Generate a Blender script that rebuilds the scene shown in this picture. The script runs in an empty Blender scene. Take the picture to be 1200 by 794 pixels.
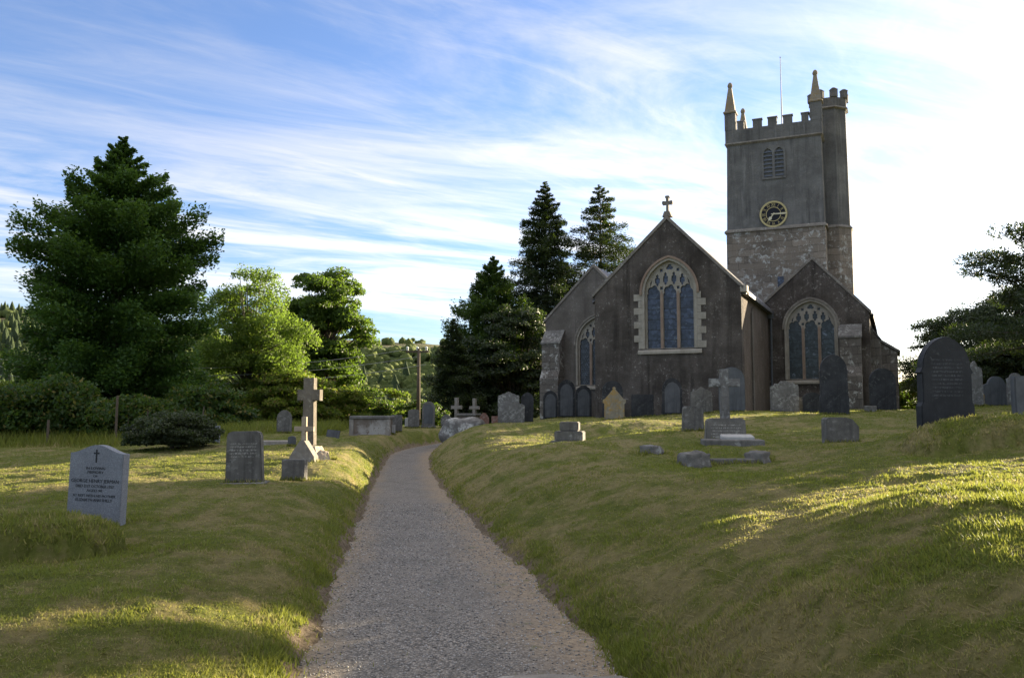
import bpy, bmesh, math, random
import numpy as np
from mathutils import Vector, Matrix
from mathutils.geometry import delaunay_2d_cdt

random.seed(7); rng = np.random.default_rng(7)
R = math.radians
scene = bpy.context.scene
COL = scene.collection
EYE = 1.65; F = 1000.0; TH = R(4.63)

# ------------------------------------------------------------------ camera
cd = bpy.data.cameras.new('camera'); cam = bpy.data.objects.new('camera', cd); COL.objects.link(cam)
cd.sensor_width = 36; cd.lens = 30.0; cd.clip_end = 9000; cd.clip_start = 0.05
cam.location = (0, 0, EYE); cam.rotation_euler = (R(90) + TH, 0, 0)
scene.camera = cam

# ------------------------------------------------------------------ light
SUN_AZ, SUN_EL = R(52.5), R(10.0)
sv = Vector((math.sin(SUN_AZ)*math.cos(SUN_EL), math.cos(SUN_AZ)*math.cos(SUN_EL), math.sin(SUN_EL)))
ld = bpy.data.lights.new('sun', 'SUN'); sun = bpy.data.objects.new('sun', ld); COL.objects.link(sun)
ld.energy = 5.0; ld.angle = R(0.53); ld.color = (1.0, 0.83, 0.58)
sun.rotation_euler = (-sv).to_track_quat('-Z', 'Y').to_euler()

w = bpy.data.worlds.new('World'); scene.world = w; w.use_nodes = True
def build_world():
    nt = w.node_tree; N = nt.nodes; L = nt.links; N.clear()
    out = N.new('ShaderNodeOutputWorld'); bg = N.new('ShaderNodeBackground'); bg.inputs[1].default_value = 0.066
    sky = N.new('ShaderNodeTexSky'); sky.sky_type = 'NISHITA'; sky.sun_disc = False
    sky.sun_elevation = SUN_EL; sky.sun_rotation = SUN_AZ; sky.air_density = 1.0; sky.dust_density = 1.0; sky.ozone_density = 3.2
    tc = N.new('ShaderNodeTexCoord'); sep = N.new('ShaderNodeSeparateXYZ'); L.new(tc.outputs['Generated'], sep.inputs[0])
    def math_(op, a, b=None):
        n = N.new('ShaderNodeMath'); n.operation = op
        for i, q in enumerate((a, b)):
            if q is None: continue
            if isinstance(q, (int, float)): n.inputs[i].default_value = q
            else: L.new(q, n.inputs[i])
        return n.outputs[0]
    zz = math_('ADD', math_('MAXIMUM', sep.outputs[2], 0.0), 0.10)
    cx = math_('DIVIDE', sep.outputs[0], zz); cy = math_('DIVIDE', sep.outputs[1], zz)
    cmb = N.new('ShaderNodeCombineXYZ'); L.new(cx, cmb.inputs[0]); L.new(cy, cmb.inputs[1])
    def layer(rot, scl, nscale, detail, rough, dist, lo, hi, seed):
        r0 = N.new('ShaderNodeMapping'); r0.inputs['Rotation'].default_value = (0, 0, rot); L.new(cmb.outputs[0], r0.inputs[0])
        mp = N.new('ShaderNodeMapping'); mp.inputs['Scale'].default_value = scl; mp.inputs['Location'].default_value = (seed, seed*0.37, 0)
        L.new(r0.outputs[0], mp.inputs[0])
        n = N.new('ShaderNodeTexNoise'); n.inputs['Scale'].default_value = nscale; n.inputs['Detail'].default_value = detail
        n.inputs['Roughness'].default_value = rough; n.inputs['Distortion'].default_value = dist
        L.new(mp.outputs[0], n.inputs['Vector'])
        mr = N.new('ShaderNodeMapRange'); mr.interpolation_type = 'SMOOTHSTEP'
        mr.inputs[1].default_value = lo; mr.inputs[2].default_value = hi
        L.new(n.outputs[0], mr.inputs[0]); return mr.outputs[0]
    a = layer(R(-27), (0.46, 1.45, 1), 1.0, 10, 0.62, 1.4, 0.38, 0.68, 3.1)
    b = layer(R(-32), (0.95, 3.2, 1), 1.7, 10, 0.66, 1.4, 0.40, 0.80, 7.7)
    big = layer(R(-30), (0.22, 0.55, 1), 0.9, 3, 0.5, 0.3, 0.28, 0.62, 1.3)
    m = math_('ADD', math_('MULTIPLY', math_('ADD', math_('MULTIPLY', a, 0.82), math_('MULTIPLY', b, 0.38)), math_('ADD', math_('MULTIPLY', big, 0.80), 0.26)), 0.05)
    m = math_('MINIMUM', m, 0.95)
    # thin towards the horizon
    fade = N.new('ShaderNodeMapRange'); fade.inputs[1].default_value = 0.03; fade.inputs[2].default_value = 0.16
    L.new(sep.outputs[2], fade.inputs[0]); m = math_('MULTIPLY', m, fade.outputs[0])
    # bright cirrus added overhead, out of frame, to lift light on the grass
    fill_cirrus = N.new('ShaderNodeMapRange'); fill_cirrus.interpolation_type = 'SMOOTHSTEP'; fill_cirrus.inputs[1].default_value = 0.46; fill_cirrus.inputs[2].default_value = 0.72
    L.new(sep.outputs[2], fill_cirrus.inputs[0]); m = math_('MAXIMUM', m, math_('MULTIPLY', fill_cirrus.outputs[0], math_('ADD', math_('MULTIPLY', big, 0.3), 0.68)))
    # ice cloud scatters the sky light around it, white
    bw = N.new('ShaderNodeRGBToBW'); L.new(sky.outputs[0], bw.inputs[0])
    lum = math_('ADD', math_('MULTIPLY', bw.outputs[0], 1.05), math_('ADD', 2.0, math_('MULTIPLY', fill_cirrus.outputs[0], 1.2)))  # the added overhead cloud gets extra brightness as fill light
    cl = N.new('ShaderNodeCombineXYZ')
    L.new(math_('MULTIPLY', lum, 1.03), cl.inputs[0]); L.new(math_('MULTIPLY', lum, 0.99), cl.inputs[1]); L.new(math_('MULTIPLY', lum, 0.98), cl.inputs[2])
    mix = N.new('ShaderNodeMix'); mix.data_type = 'RGBA'
    tint = N.new('ShaderNodeMix'); tint.data_type = 'RGBA'; tint.blend_type = 'MULTIPLY'; tint.inputs[0].default_value = 1; tint.inputs[7].default_value = (0.86, 0.90, 1.10, 1)
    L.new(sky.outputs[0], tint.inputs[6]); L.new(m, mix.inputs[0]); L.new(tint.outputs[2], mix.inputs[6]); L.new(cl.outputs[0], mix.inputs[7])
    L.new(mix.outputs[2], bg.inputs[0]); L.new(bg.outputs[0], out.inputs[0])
build_world()
vs = scene.view_settings
vs.view_transform = 'Standard'; vs.look = 'None'; vs.gamma = 1; vs.use_curve_mapping = False; vs.exposure = 2.2

# ------------------------------------------------------------------ measuring helpers
def zat(py, Y):                       # world height of photo row py at depth Y
    return EYE + Y*math.tan(TH + math.atan((397-py)/F))
def fwd(Y, Z): return Y*math.cos(TH) + (Z-EYE)*math.sin(TH)

# ------------------------------------------------------------------ numpy noise
def _hash(ix, iy, seed):
    h = (ix.astype(np.int64)*374761393 + iy.astype(np.int64)*668265263 + seed*1442695041) & 0xffffffff
    h = ((h ^ (h >> 13))*1274126177) & 0xffffffff
    return ((h ^ (h >> 16)) & 0xffff)/65535.0
def vnoise(x, y, seed=0):
    x = np.asarray(x, float); y = np.asarray(y, float)
    ix = np.floor(x); iy = np.floor(y); fx = x-ix; fy = y-iy
    fx = fx*fx*(3-2*fx); fy = fy*fy*(3-2*fy)
    a = _hash(ix, iy, seed); b = _hash(ix+1, iy, seed); c = _hash(ix, iy+1, seed); d = _hash(ix+1, iy+1, seed)
    return (a*(1-fx)+b*fx)*(1-fy) + (c*(1-fx)+d*fx)*fy
def fbm(x, y, seed=0, o=4):
    s = 0; a = 0.5; t = 0
    for k in range(o):
        s = s + a*vnoise(x*2**k, y*2**k, seed+k*17); t += a; a *= 0.55
    return s/t
def sstep(a, b, x):
    t = np.clip((x-a)/(b-a), 0, 1); return t*t*(3-2*t)

# ------------------------------------------------------------------ terrain
_py = np.linspace(-12, 75, 400)
def _smooth(xs, ys):
    v = np.interp(_py, xs, ys); k = np.ones(13)/13
    return np.convolve(np.pad(v, 6, mode='edge'), k, mode='valid')
_xc = _smooth([-12,0,5,7.3,14.6,20,26.7,32,35,37.4,39.2,41,44,48,75], [1.6,.12,-.27,-.58,-1.68,-2.45,-3.3,-3.85,-3.85,-3.1,-2.1,-.6,.6,1.0,1.2])
_zp = _smooth([-12,0,5,7.3,14.6,26.7,34,38,42,46,60,75], [.1,0,0,0.02,-.10,-.22,-.08,.05,.34,.92,1.0,.6])
def pathc(Y): return np.interp(Y, _py, _xc)
def pathz(Y): return np.interp(Y, _py, _zp)
_slope = np.gradient(_xc, _py)
def hwid(Y): return np.interp(Y, [5, 7.3, 14.6, 26, 40], [1.0, .98, .85, .76, .76])      # half width of the path
def sdist(X, Y): return (X-pathc(Y))/np.sqrt(1+np.interp(Y, _py, _slope)**2)/hwid(Y)
LEFT = [(112,612,9.7),(60,650,8),(287,566,14),(345,563,15.5),(361,541,18),(200,531,24),(0,536,24),(250,520,27),(333,507,30),(389,517,33),
        (436,508,36),(490,501,42),(523,500,44),(0,690,6.2),(-200,560,20),(-200,530,34),(100,523,31)]
RIGHT = [(668,521,24),(720,491,30),(660,490,46),(700,489,39.3),(870,481,36.7),(1020,479,43),(812,504,20),(850,516,18),(862,522,17),
         (820,549,14),(888,542,14.5),(985,518,16),(978,486,27),(920,483,34),(1035,482,34),(1108,504,13.5),(1105,537,11.6),(1168,476,30),
         (1150,477,32),(1192,504,13.5),(1200,600,5.0),(610,496,38),(760,532,15),(1400,480,30),(1400,540,9)]
def _cp(lst, extra):
    P = []
    for px, py, Y in lst:
        z = zat(py, Y); P.append(((px-600)/F*fwd(Y, z), Y, z))
    P += extra
    return np.array(P)
LP = _cp(LEFT, [(-4,2,.32),(-6,-4,.3),(-1.8,4,.28),(-30,50,.3),(-10,60,.3),(-60,30,-.5)])
RP = _cp(RIGHT, [(3.5,3,.95),(5,0,1.05),(4,-5,1.0),(2.6,9,.78),(30,20,1.9),(8,65,1.6),(45,50,1.8),(25,60,1.5),(10,5,1.5)])
def _warp(X, Y):
    Yc = np.maximum(Y, -4)+7.0
    return X/Yc*1.6, np.log(Yc)
def idw(P, X, Y):
    cx, cy = _warp(P[:,0], P[:,1]); wx, wy = _warp(X, Y)
    num = np.zeros_like(X); den = np.zeros_like(X)
    for a, b, z in zip(cx, cy, P[:,2]):
        d2 = (wx-a)**2 + (wy-b)**2 + 0.0012
        k = 1/d2**1.5
        num += k*z; den += k
    return num/den
def mound(X, Y, cx, cy, lx, ly, h, rot=0.0):
    c, s = math.cos(rot), math.sin(rot)
    dx = (X-cx)*c+(Y-cy)*s; dy = -(X-cx)*s+(Y-cy)*c
    d = (np.abs(dx/lx)**3 + np.abs(dy/ly)**3)
    return h*np.clip(1-d, 0, 1)**0.38
def gz(X, Y, fine=True):
    X = np.atleast_1d(np.asarray(X, float)); Y = np.atleast_1d(np.asarray(Y, float))
    s = sdist(X, Y); zp = pathz(Y)
    zl = idw(LP, X, Y); zr = idw(RP, X, Y)
    wob = (fbm(X*1.3, Y*0.8, 5)-.5)*0.28 + (fbm(X*5, Y*3.5, 15)-.5)*0.20
    al = np.clip((-s-0.98+wob)/1.3, 0, 1); ar = np.clip((s-0.98+wob)/((2.0+1.3*sstep(3.5, 9, Y))*(1-.62*sstep(37, 41, Y))), 0, 1)
    gl = 1-(1-al)**2.6; gr = 1-(1-ar)**2.1
    base = zp - 0.035*(1-sstep(0.80, 1.0, np.abs(s)+wob*.6))
    z = np.where(s < 0, base + (zl-zp)*gl, base + (zr-zp)*gr)
    far = sstep(60, 140, np.hypot(X, Y)); z = z*(1-far) + (-14.0)*far
    if fine:
        on = np.where(s < 0, gl, gr)
        near = 1-sstep(25, 60, Y)
        z = z + on*near*((fbm(X*0.7, Y*0.7, 31)-.5)*0.14 + (fbm(X*3.1, Y*3.1, 41)-.5)*0.07 + (fbm(X*9, Y*9, 43)-.5)*0.03)
        z = z + mound(X, Y, -5.2, 8.2, 1.45, .60, .34, .05)*(0.8+.4*fbm(X*3, Y*3, 8))
        z = z + mound(X, Y, 7.25, 12.4, 1.5, .62, .30, -.06)*(0.8+.4*fbm(X*3, Y*3, 9))
    return z
def g1(X, Y): return float(gz(X, Y)[0])
def spot(px, Y):
    z = EYE-.5
    for _ in range(4):
        X = (px-600)/F*fwd(Y, z); z = g1(X, Y)
    return X, Y, z

# ------------------------------------------------------------------ object helpers
def link(name, me, mat=None, parent=None):
    o = bpy.data.objects.new(name, me); COL.objects.link(o)
    if mat is not None: me.materials.append(mat)
    if parent is not None: o.parent = parent
    return o
def empty(name, loc, rz=0.0):
    o = bpy.data.objects.new(name, None); COL.objects.link(o); o.location = loc; o.rotation_euler = (0,0,rz); o.empty_display_size = .3
    return o
def tag(o, label=None, cat=None, group=None, kind=None):
    if label: o['label'] = label
    if cat: o['category'] = cat
    if group: o['group'] = group
    if kind: o['kind'] = kind
    return o
def smooth(me, on=True):
    me.polygons.foreach_set('use_smooth', [on]*len(me.polygons))
def npmesh(name, V, Fc, attrs=None):
    """V (n,3); Fc (m,k) same-size faces"""
    me = bpy.data.meshes.new(name); V = np.asarray(V, np.float32); Fc = np.asarray(Fc, np.int32)
    m, k = Fc.shape
    me.vertices.add(len(V)); me.vertices.foreach_set('co', V.ravel())
    me.loops.add(m*k); me.loops.foreach_set('vertex_index', Fc.ravel())
    me.polygons.add(m); me.polygons.foreach_set('loop_start', np.arange(0, m*k, k, dtype=np.int32))
    try: me.polygons.foreach_set('loop_total', np.full(m, k, np.int32))
    except Exception: pass
    me.update(calc_edges=True)
    for an, av in (attrs or {}).items():
        a = me.attributes.new(an, 'FLOAT', 'POINT'); a.data.foreach_set('value', np.asarray(av, np.float32).ravel())
    return me
def bm_mesh(bm, name, sm=False):
    me = bpy.data.meshes.new(name); bmesh.ops.recalc_face_normals(bm, faces=bm.faces); bm.to_mesh(me); bm.free()
    if sm: smooth(me)
    return me
def bx(bm, x0, x1, y0, y1, z0, z1):
    v = [bm.verts.new(p) for p in ((x0,y0,z0),(x1,y0,z0),(x1,y1,z0),(x0,y1,z0),(x0,y0,z1),(x1,y0,z1),(x1,y1,z1),(x0,y1,z1))]
    for f in ((3,2,1,0),(4,5,6,7),(0,1,5,4),(1,2,6,5),(2,3,7,6),(3,0,4,7)): bm.faces.new([v[i] for i in f])
    return v
def hexa(bm, pts):
    v = [bm.verts.new(p) for p in pts]
    for f in ((3,2,1,0),(4,5,6,7),(0,1,5,4),(1,2,6,5),(2,3,7,6),(3,0,4,7)): bm.faces.new([v[i] for i in f])
def prism(bm, poly, y0, y1):          # polygon in x,z extruded along y
    a = [bm.verts.new((x, y0, z)) for x, z in poly]; b = [bm.verts.new((x, y1, z)) for x, z in poly]
    n = len(poly); bm.faces.new(a); bm.faces.new(b[::-1])
    for i in range(n): bm.faces.new([a[i], b[i], b[(i+1) % n], a[(i+1) % n]])
def prism_x(bm, poly, x0, x1):        # polygon in y,z extruded along x
    a = [bm.verts.new((x0, y, z)) for y, z in poly]; b = [bm.verts.new((x1, y, z)) for y, z in poly]
    n = len(poly); bm.faces.new(a); bm.faces.new(b[::-1])
    for i in range(n): bm.faces.new([a[i], b[i], b[(i+1) % n], a[(i+1) % n]])
def lathe(bm, prof, n=12, c=(0,0), rot=0.0):
    rings = []
    for r, z in prof:
        rings.append([bm.verts.new((c[0]+max(r,1e-4)*math.cos(rot+2*math.pi*i/n), c[1]+max(r,1e-4)*math.sin(rot+2*math.pi*i/n), z)) for i in range(n)])
    for a, b in zip(rings, rings[1:]):
        for i in range(n): bm.faces.new([a[i], a[(i+1) % n], b[(i+1) % n], b[i]])
    bm.faces.new(rings[0][::-1]); bm.faces.new(rings[-1])
def tube(bm, pts, radii, n=6):
    pts = [Vector(p) for p in pts]; rings = []
    for i, p in enumerate(pts):
        d = (pts[min(i+1, len(pts)-1)] - pts[max(i-1, 0)]).normalized()
        u = d.cross(Vector((0.13, 0.21, 1)) if abs(d.z) < .9 else Vector((1, .1, 0))).normalized(); v = d.cross(u)
        rings.append([bm.verts.new(p + (u*math.cos(2*math.pi*k/n)+v*math.sin(2*math.pi*k/n))*radii[i]) for k in range(n)])
    for a, b in zip(rings, rings[1:]):
        for k in range(n): bm.faces.new([a[k], a[(k+1) % n], b[(k+1) % n], b[k]])
    bm.faces.new(rings[0][::-1]); bm.faces.new(rings[-1])
def _inside(p, poly):
    x, y = p; c = False; n = len(poly)
    for i in range(n):
        x0, y0 = poly[i]; x1, y1 = poly[i-1]
        if (y0 > y) != (y1 > y) and x < (x1-x0)*(y-y0)/(y1-y0)+x0: c = not c
    return c
def plate(name, outer, holes=(), th=.1, bevel=0.0):
    """flat outline in x,z with real holes, thickness along y (centred)"""
    bm = bmesh.new()
    def clean(pl):
        o = []
        for p in pl:
            if not o or math.hypot(p[0]-o[-1][0], p[1]-o[-1][1]) > 1e-4: o.append((p[0], p[1]))
        if math.hypot(o[0][0]-o[-1][0], o[0][1]-o[-1][1]) < 1e-4: o.pop()
        return o
    outer = clean(outer); holes = [clean(h) for h in holes]
    if not holes: prism(bm, outer, -th/2, th/2)
    else:
        pts = []; ed = []
        for pl in [outer]+holes:
            b0 = len(pts); pts += [Vector(p) for p in pl]; ed += [(b0+i, b0+(i+1) % len(pl)) for i in range(len(pl))]
        vo, eo, fo, _, _, _ = delaunay_2d_cdt(pts, ed, [], 0, 1e-6)
        tris = []
        for f in fo:
            c = (sum(vo[i].x for i in f)/len(f), sum(vo[i].y for i in f)/len(f))
            if _inside(c, outer) and not any(_inside(c, h) for h in holes): tris.append(f)
        fr = [bm.verts.new((p.x, -th/2, p.y)) for p in vo]; bk = [bm.verts.new((p.x, th/2, p.y)) for p in vo]
        cnt = {}
        for f in tris:
            bm.faces.new([fr[i] for i in f]); bm.faces.new([bk[i] for i in f][::-1])
            for a, b in zip(f, list(f[1:])+[f[0]]):
                k = (min(a,b), max(a,b)); cnt[k] = cnt.get(k, 0)+1
        for (a, b), n in cnt.items():
            if n == 1: bm.faces.new([fr[a], fr[b], bk[b], bk[a]])
        bmesh.ops.delete(bm, geom=[v for v in bm.verts if not v.link_faces], context='VERTS')
    bmesh.ops.recalc_face_normals(bm, faces=bm.faces)
    if bevel and not holes:
        ee = [e for e in bm.edges if len(e.link_faces) == 2 and abs(abs(e.verts[0].co.y)-th/2) < 1e-5 and e.verts[0].co.y == e.verts[1].co.y]
        bmesh.ops.bevel(bm, geom=ee, offset=bevel, segments=2, affect='EDGES', clamp_overlap=True)
    return bm_mesh(bm, name)
def shift(me, dx=0, dy=0, dz=0):
    me.transform(Matrix.Translation((dx, dy, dz))); return me
def join_bm(bm, me):
    bm.from_mesh(me); bpy.data.meshes.remove(me)

# ------------------------------------------------------------------ materials
class MB:
    def __init__(s, name):
        s.m = bpy.data.materials.new(name); s.m.use_nodes = True; s.nt = s.m.node_tree; s.N = s.nt.nodes; s.L = s.nt.links
        s.b = s.N['Principled BSDF']; s.b.inputs['Roughness'].default_value = .85; s.b.inputs['Specular IOR Level'].default_value = .25
    def n(s, t, **kw):
        x = s.N.new(t)
        for k, v in kw.items(): setattr(x, k, v)
        return x
    def coord(s, scale=(1,1,1), which='Object'):
        tc = s.n('ShaderNodeTexCoord'); mp = s.n('ShaderNodeMapping'); mp.inputs['Scale'].default_value = scale
        s.L.new(tc.outputs[which], mp.inputs[0]); return mp.outputs[0]
    def noise(s, vec, scale, detail=5, rough=.6, dist=0):
        x = s.n('ShaderNodeTexNoise'); x.inputs['Scale'].default_value = scale; x.inputs['Detail'].default_value = detail
        x.inputs['Roughness'].default_value = rough; x.inputs['Distortion'].default_value = dist; s.L.new(vec, x.inputs['Vector']); return x.outputs[0]
    def ramp(s, fac, lo, hi, a=0.0, b=1.0):
        x = s.n('ShaderNodeMapRange'); x.interpolation_type = 'SMOOTHSTEP'
        for i, v in zip((1,2,3,4), (lo, hi, a, b)): x.inputs[i].default_value = v
        s.L.new(fac, x.inputs[0]); return x.outputs[0]
    def mix(s, fac, a, b, mode='MIX'):
        x = s.n('ShaderNodeMix', data_type='RGBA', blend_type=mode)
        for i, v in ((0, fac), (6, a), (7, b)):
            if isinstance(v, (int, float)): x.inputs[i].default_value = v
            elif isinstance(v, tuple): x.inputs[i].default_value = (*v, 1)
            else: s.L.new(v, x.inputs[i])
        return x.outputs[2]
    def math(s, op, a, b=0.0):
        x = s.n('ShaderNodeMath', operation=op)
        for i, v in enumerate((a, b)):
            if isinstance(v, (int, float)): x.inputs[i].default_value = v
            else: s.L.new(v, x.inputs[i])
        return x.outputs[0]
    def bump(s, h, strength, dist, prev=None):
        x = s.n('ShaderNodeBump'); x.inputs['Strength'].default_value = strength; x.inputs['Distance'].default_value = dist
        s.L.new(h, x.inputs['Height'])
        if prev is not None: s.L.new(prev, x.inputs['Normal'])
        return x.outputs[0]
    def attr(s, name):
        x = s.n('ShaderNodeAttribute'); x.attribute_name = name; return x.outputs['Fac']
    def fin(s, col, nrm=None, rough=None):
        if isinstance(col, tuple): s.b.inputs['Base Color'].default_value = (*col, 1)
        else: s.L.new(col, s.b.inputs['Base Color'])
        if nrm is not None: s.L.new(nrm, s.b.inputs['Normal'])
        if rough is not None:
            if isinstance(rough, (int, float)): s.b.inputs['Roughness'].default_value = rough
            else: s.L.new(rough, s.b.inputs['Roughness'])
        return s.m

def stone(name, a, b, lich=(.42,.42,.36), amt=.4, scale=1.0, streak=.5, bump=.5, rough=.85, speck=None, yellow=None, rows=None):
    k = MB(name); v = k.coord()
    n1 = k.noise(v, 2.2*scale, 6, .65); col = k.mix(k.ramp(n1, .3, .7), a, b)
    vs_ = k.coord((6*scale, 6*scale, .5*scale)); st = k.ramp(k.noise(vs_, 1.5, 4, .6), .45, .75)
    col = k.mix(k.math('MULTIPLY', st, streak), col, tuple(x*.45 for x in a))
    ln = k.ramp(k.noise(v, 9*scale, 8, .7, .6), .62-.22*amt, .70-.2*amt)
    lm = k.math('MULTIPLY', ln, k.ramp(k.noise(v, 1.7*scale, 3), .38, .62))
    col = k.mix(k.math('MULTIPLY', lm, min(1, amt*1.6)), col, lich)
    if yellow: col = k.mix(k.math('MULTIPLY', k.ramp(k.noise(v, 5*scale, 7, .7), .46, .62), .85), col, yellow)
    g = k.noise(v, 60, 4, .7); col = k.mix(k.ramp(g, .3, .75, 0, .35), col, tuple(x*.5 for x in b))
    if speck:
        vo = k.n('ShaderNodeTexVoronoi'); vo.inputs['Scale'].default_value = 150; k.L.new(v, vo.inputs['Vector'])
        col = k.mix(k.ramp(vo.outputs['Color'], .35, .6, 0, .45), col, speck)
    nm = k.bump(k.noise(v, 14*scale, 8, .7), bump, .03); nm = k.bump(g, bump*.6, .006, nm)
    if rows:                          # weathered, no longer legible lines of cutting on the face
        z0, z1, hw, pitch = rows; sp = k.n('ShaderNodeSeparateXYZ'); k.L.new(v, sp.inputs[0])
        row = k.math('LESS_THAN', k.math('FRACT', k.math('DIVIDE', sp.outputs[2], pitch)), .48)
        lt = k.ramp(k.noise(k.coord((1, .01, .35/pitch*.05)), 70, 2, .5), .44, .56)
        inz = k.math('MULTIPLY', k.math('GREATER_THAN', sp.outputs[2], z0), k.math('LESS_THAN', sp.outputs[2], z1))
        inx = k.ramp(k.math('ABSOLUTE', sp.outputs[0]), hw*.75, hw, 1, 0); fr = k.math('LESS_THAN', sp.outputs[1], -.03)
        m = k.math('MULTIPLY', k.math('MULTIPLY', row, lt), k.math('MULTIPLY', inz, k.math('MULTIPLY', inx, fr)))
        m = k.math('MULTIPLY', m, k.ramp(k.noise(v, 6, 4), .35, .6, .25, .9)); col = k.mix(k.math('MULTIPLY', m, .6), col, tuple(min(1, x*2.6+.03) for x in b)); nm = k.bump(m, -.5, .006, nm)
    return k.fin(col, nm, rough)

def walluv(k):                        # (x+y, z) so courses run level on every upright face
    tc = k.n('ShaderNodeTexCoord'); sp = k.n('ShaderNodeSeparateXYZ'); k.L.new(tc.outputs['Object'], sp.inputs[0])
    cb = k.n('ShaderNodeCombineXYZ'); k.L.new(k.math('ADD', sp.outputs[0], sp.outputs[1]), cb.inputs[0]); k.L.new(sp.outputs[2], cb.inputs[1])
    return cb.outputs[0], sp
def roughcast(name, a, b, specks=.5, streak=.5, pale=(.36,.34,.30)):
    k = MB(name); v = k.coord()
    col = k.mix(k.ramp(k.noise(v, .55, 6, .65), .32, .68), a, b)
    st = k.ramp(k.noise(k.coord((2.2, 2.2, .16)), 1.4, 6, .65), .46, .78)
    col = k.mix(k.math('MULTIPLY', st, streak), col, tuple(x*.42 for x in a))
    st2 = k.ramp(k.noise(k.coord((3.1, 3.1, .22)), 1.1, 5, .6, .2), .55, .8)
    col = k.mix(k.math('MULTIPLY', st2, streak*.6), col, tuple(x*1.7 for x in b))
    sp = k.math('MULTIPLY', k.ramp(k.noise(v, 7.5, 7, .8), .555, .61), k.ramp(k.noise(v, 1.1, 4), .44, .6))
    col = k.mix(k.math('MULTIPLY', sp, specks), col, pale)
    g = k.noise(v, 26, 5, .75); col = k.mix(k.ramp(g, .42, .72, 0, .5), col, tuple(x*.4 for x in a))
    nm = k.bump(g, 1.0, .035); nm = k.bump(k.noise(v, 3, 6, .7), .6, .09, nm)
    return k.fin(col, nm, .95)
def ashlar(name, cols, bw=.78, bh=.36, mortar=(.10,.09,.08), lich=.5):
    k = MB(name); uv, _ = walluv(k); v = k.coord()
    wv = k.n('ShaderNodeVectorMath', operation='ADD'); k.L.new(uv, wv.inputs[0])
    nz = k.n('ShaderNodeTexNoise'); nz.inputs['Scale'].default_value = 1.7; k.L.new(v, nz.inputs['Vector'])
    sc = k.n('ShaderNodeVectorMath', operation='SCALE'); k.L.new(nz.outputs['Color'], sc.inputs[0]); sc.inputs['Scale'].default_value = .20; k.L.new(sc.outputs[0], wv.inputs[1])
    br = k.n('ShaderNodeTexBrick'); br.offset = .37; br.inputs['Scale'].default_value = 1; br.inputs['Brick Width'].default_value = bw
    br.inputs['Row Height'].default_value = bh; br.inputs['Mortar Size'].default_value = .022; br.inputs['Mortar Smooth'].default_value = .3; br.inputs['Bias'].default_value = 0
    br.inputs['Color1'].default_value = (*cols[0], 1); br.inputs['Color2'].default_value = (*cols[1], 1); br.inputs['Mortar'].default_value = (*mortar, 1)
    k.L.new(wv.outputs[0], br.inputs['Vector'])
    b2 = k.n('ShaderNodeTexBrick'); b2.offset = .61; b2.squash = 1.6; b2.squash_frequency = 3; b2.inputs['Scale'].default_value = 1; b2.inputs['Brick Width'].default_value = bw*.58; b2.inputs['Row Height'].default_value = bh
    b2.inputs['Mortar Size'].default_value = .014; b2.inputs['Mortar Smooth'].default_value = .4
    b2.inputs['Color1'].default_value = (*[x*.8 for x in cols[1]], 1); b2.inputs['Color2'].default_value = (*[x*1.1 for x in cols[0]], 1); b2.inputs['Mortar'].default_value = (*mortar, 1); k.L.new(wv.outputs[0], b2.inputs['Vector'])
    bc = k.mix(.5, br.outputs['Color'], b2.outputs['Color'])
    col = k.mix(k.ramp(k.noise(v, 1.3, 6, .6), .35, .7, 0, .6), bc, cols[2])
    lm = k.math('MULTIPLY', k.ramp(k.noise(v, 2.8, 7, .72, .5), .52, .60), k.ramp(k.noise(v, .9, 3), .38, .56))
    col = k.mix(k.math('MULTIPLY', lm, lich), col, (.46,.46,.42))
    g = k.noise(v, 22, 6, .7); col = k.mix(k.ramp(g, .4, .75, 0, .4), col, tuple(x*.4 for x in cols[0]))
    nm = k.bump(br.outputs['Fac'], -.7, .03); nm = k.bump(k.noise(v, 9, 7, .7), .6, .04, nm)
    return k.fin(col, nm, .92)
def slate(name):
    k = MB(name); tc = k.n('ShaderNodeTexCoord'); sp = k.n('ShaderNodeSeparateXYZ'); k.L.new(tc.outputs['Object'], sp.inputs[0])
    cb = k.n('ShaderNodeCombineXYZ'); k.L.new(sp.outputs[1], cb.inputs[0]); k.L.new(sp.outputs[2], cb.inputs[1])
    br = k.n('ShaderNodeTexBrick'); br.inputs['Scale'].default_value = 1; br.inputs['Brick Width'].default_value = .3; br.inputs['Row Height'].default_value = .16
    br.inputs['Mortar Size'].default_value = .012; br.inputs['Color1'].default_value = (.09,.09,.10,1); br.inputs['Color2'].default_value = (.15,.15,.16,1); br.inputs['Mortar'].default_value = (.03,.03,.03,1)
    k.L.new(cb.outputs[0], br.inputs['Vector']); v = k.coord()
    col = k.mix(k.ramp(k.noise(v, 6, 6, .7), .55, .68, 0, .55), br.outputs['Color'], (.30,.29,.25))
    return k.fin(col, k.bump(br.outputs['Fac'], -.8, .03), .6)
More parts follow.
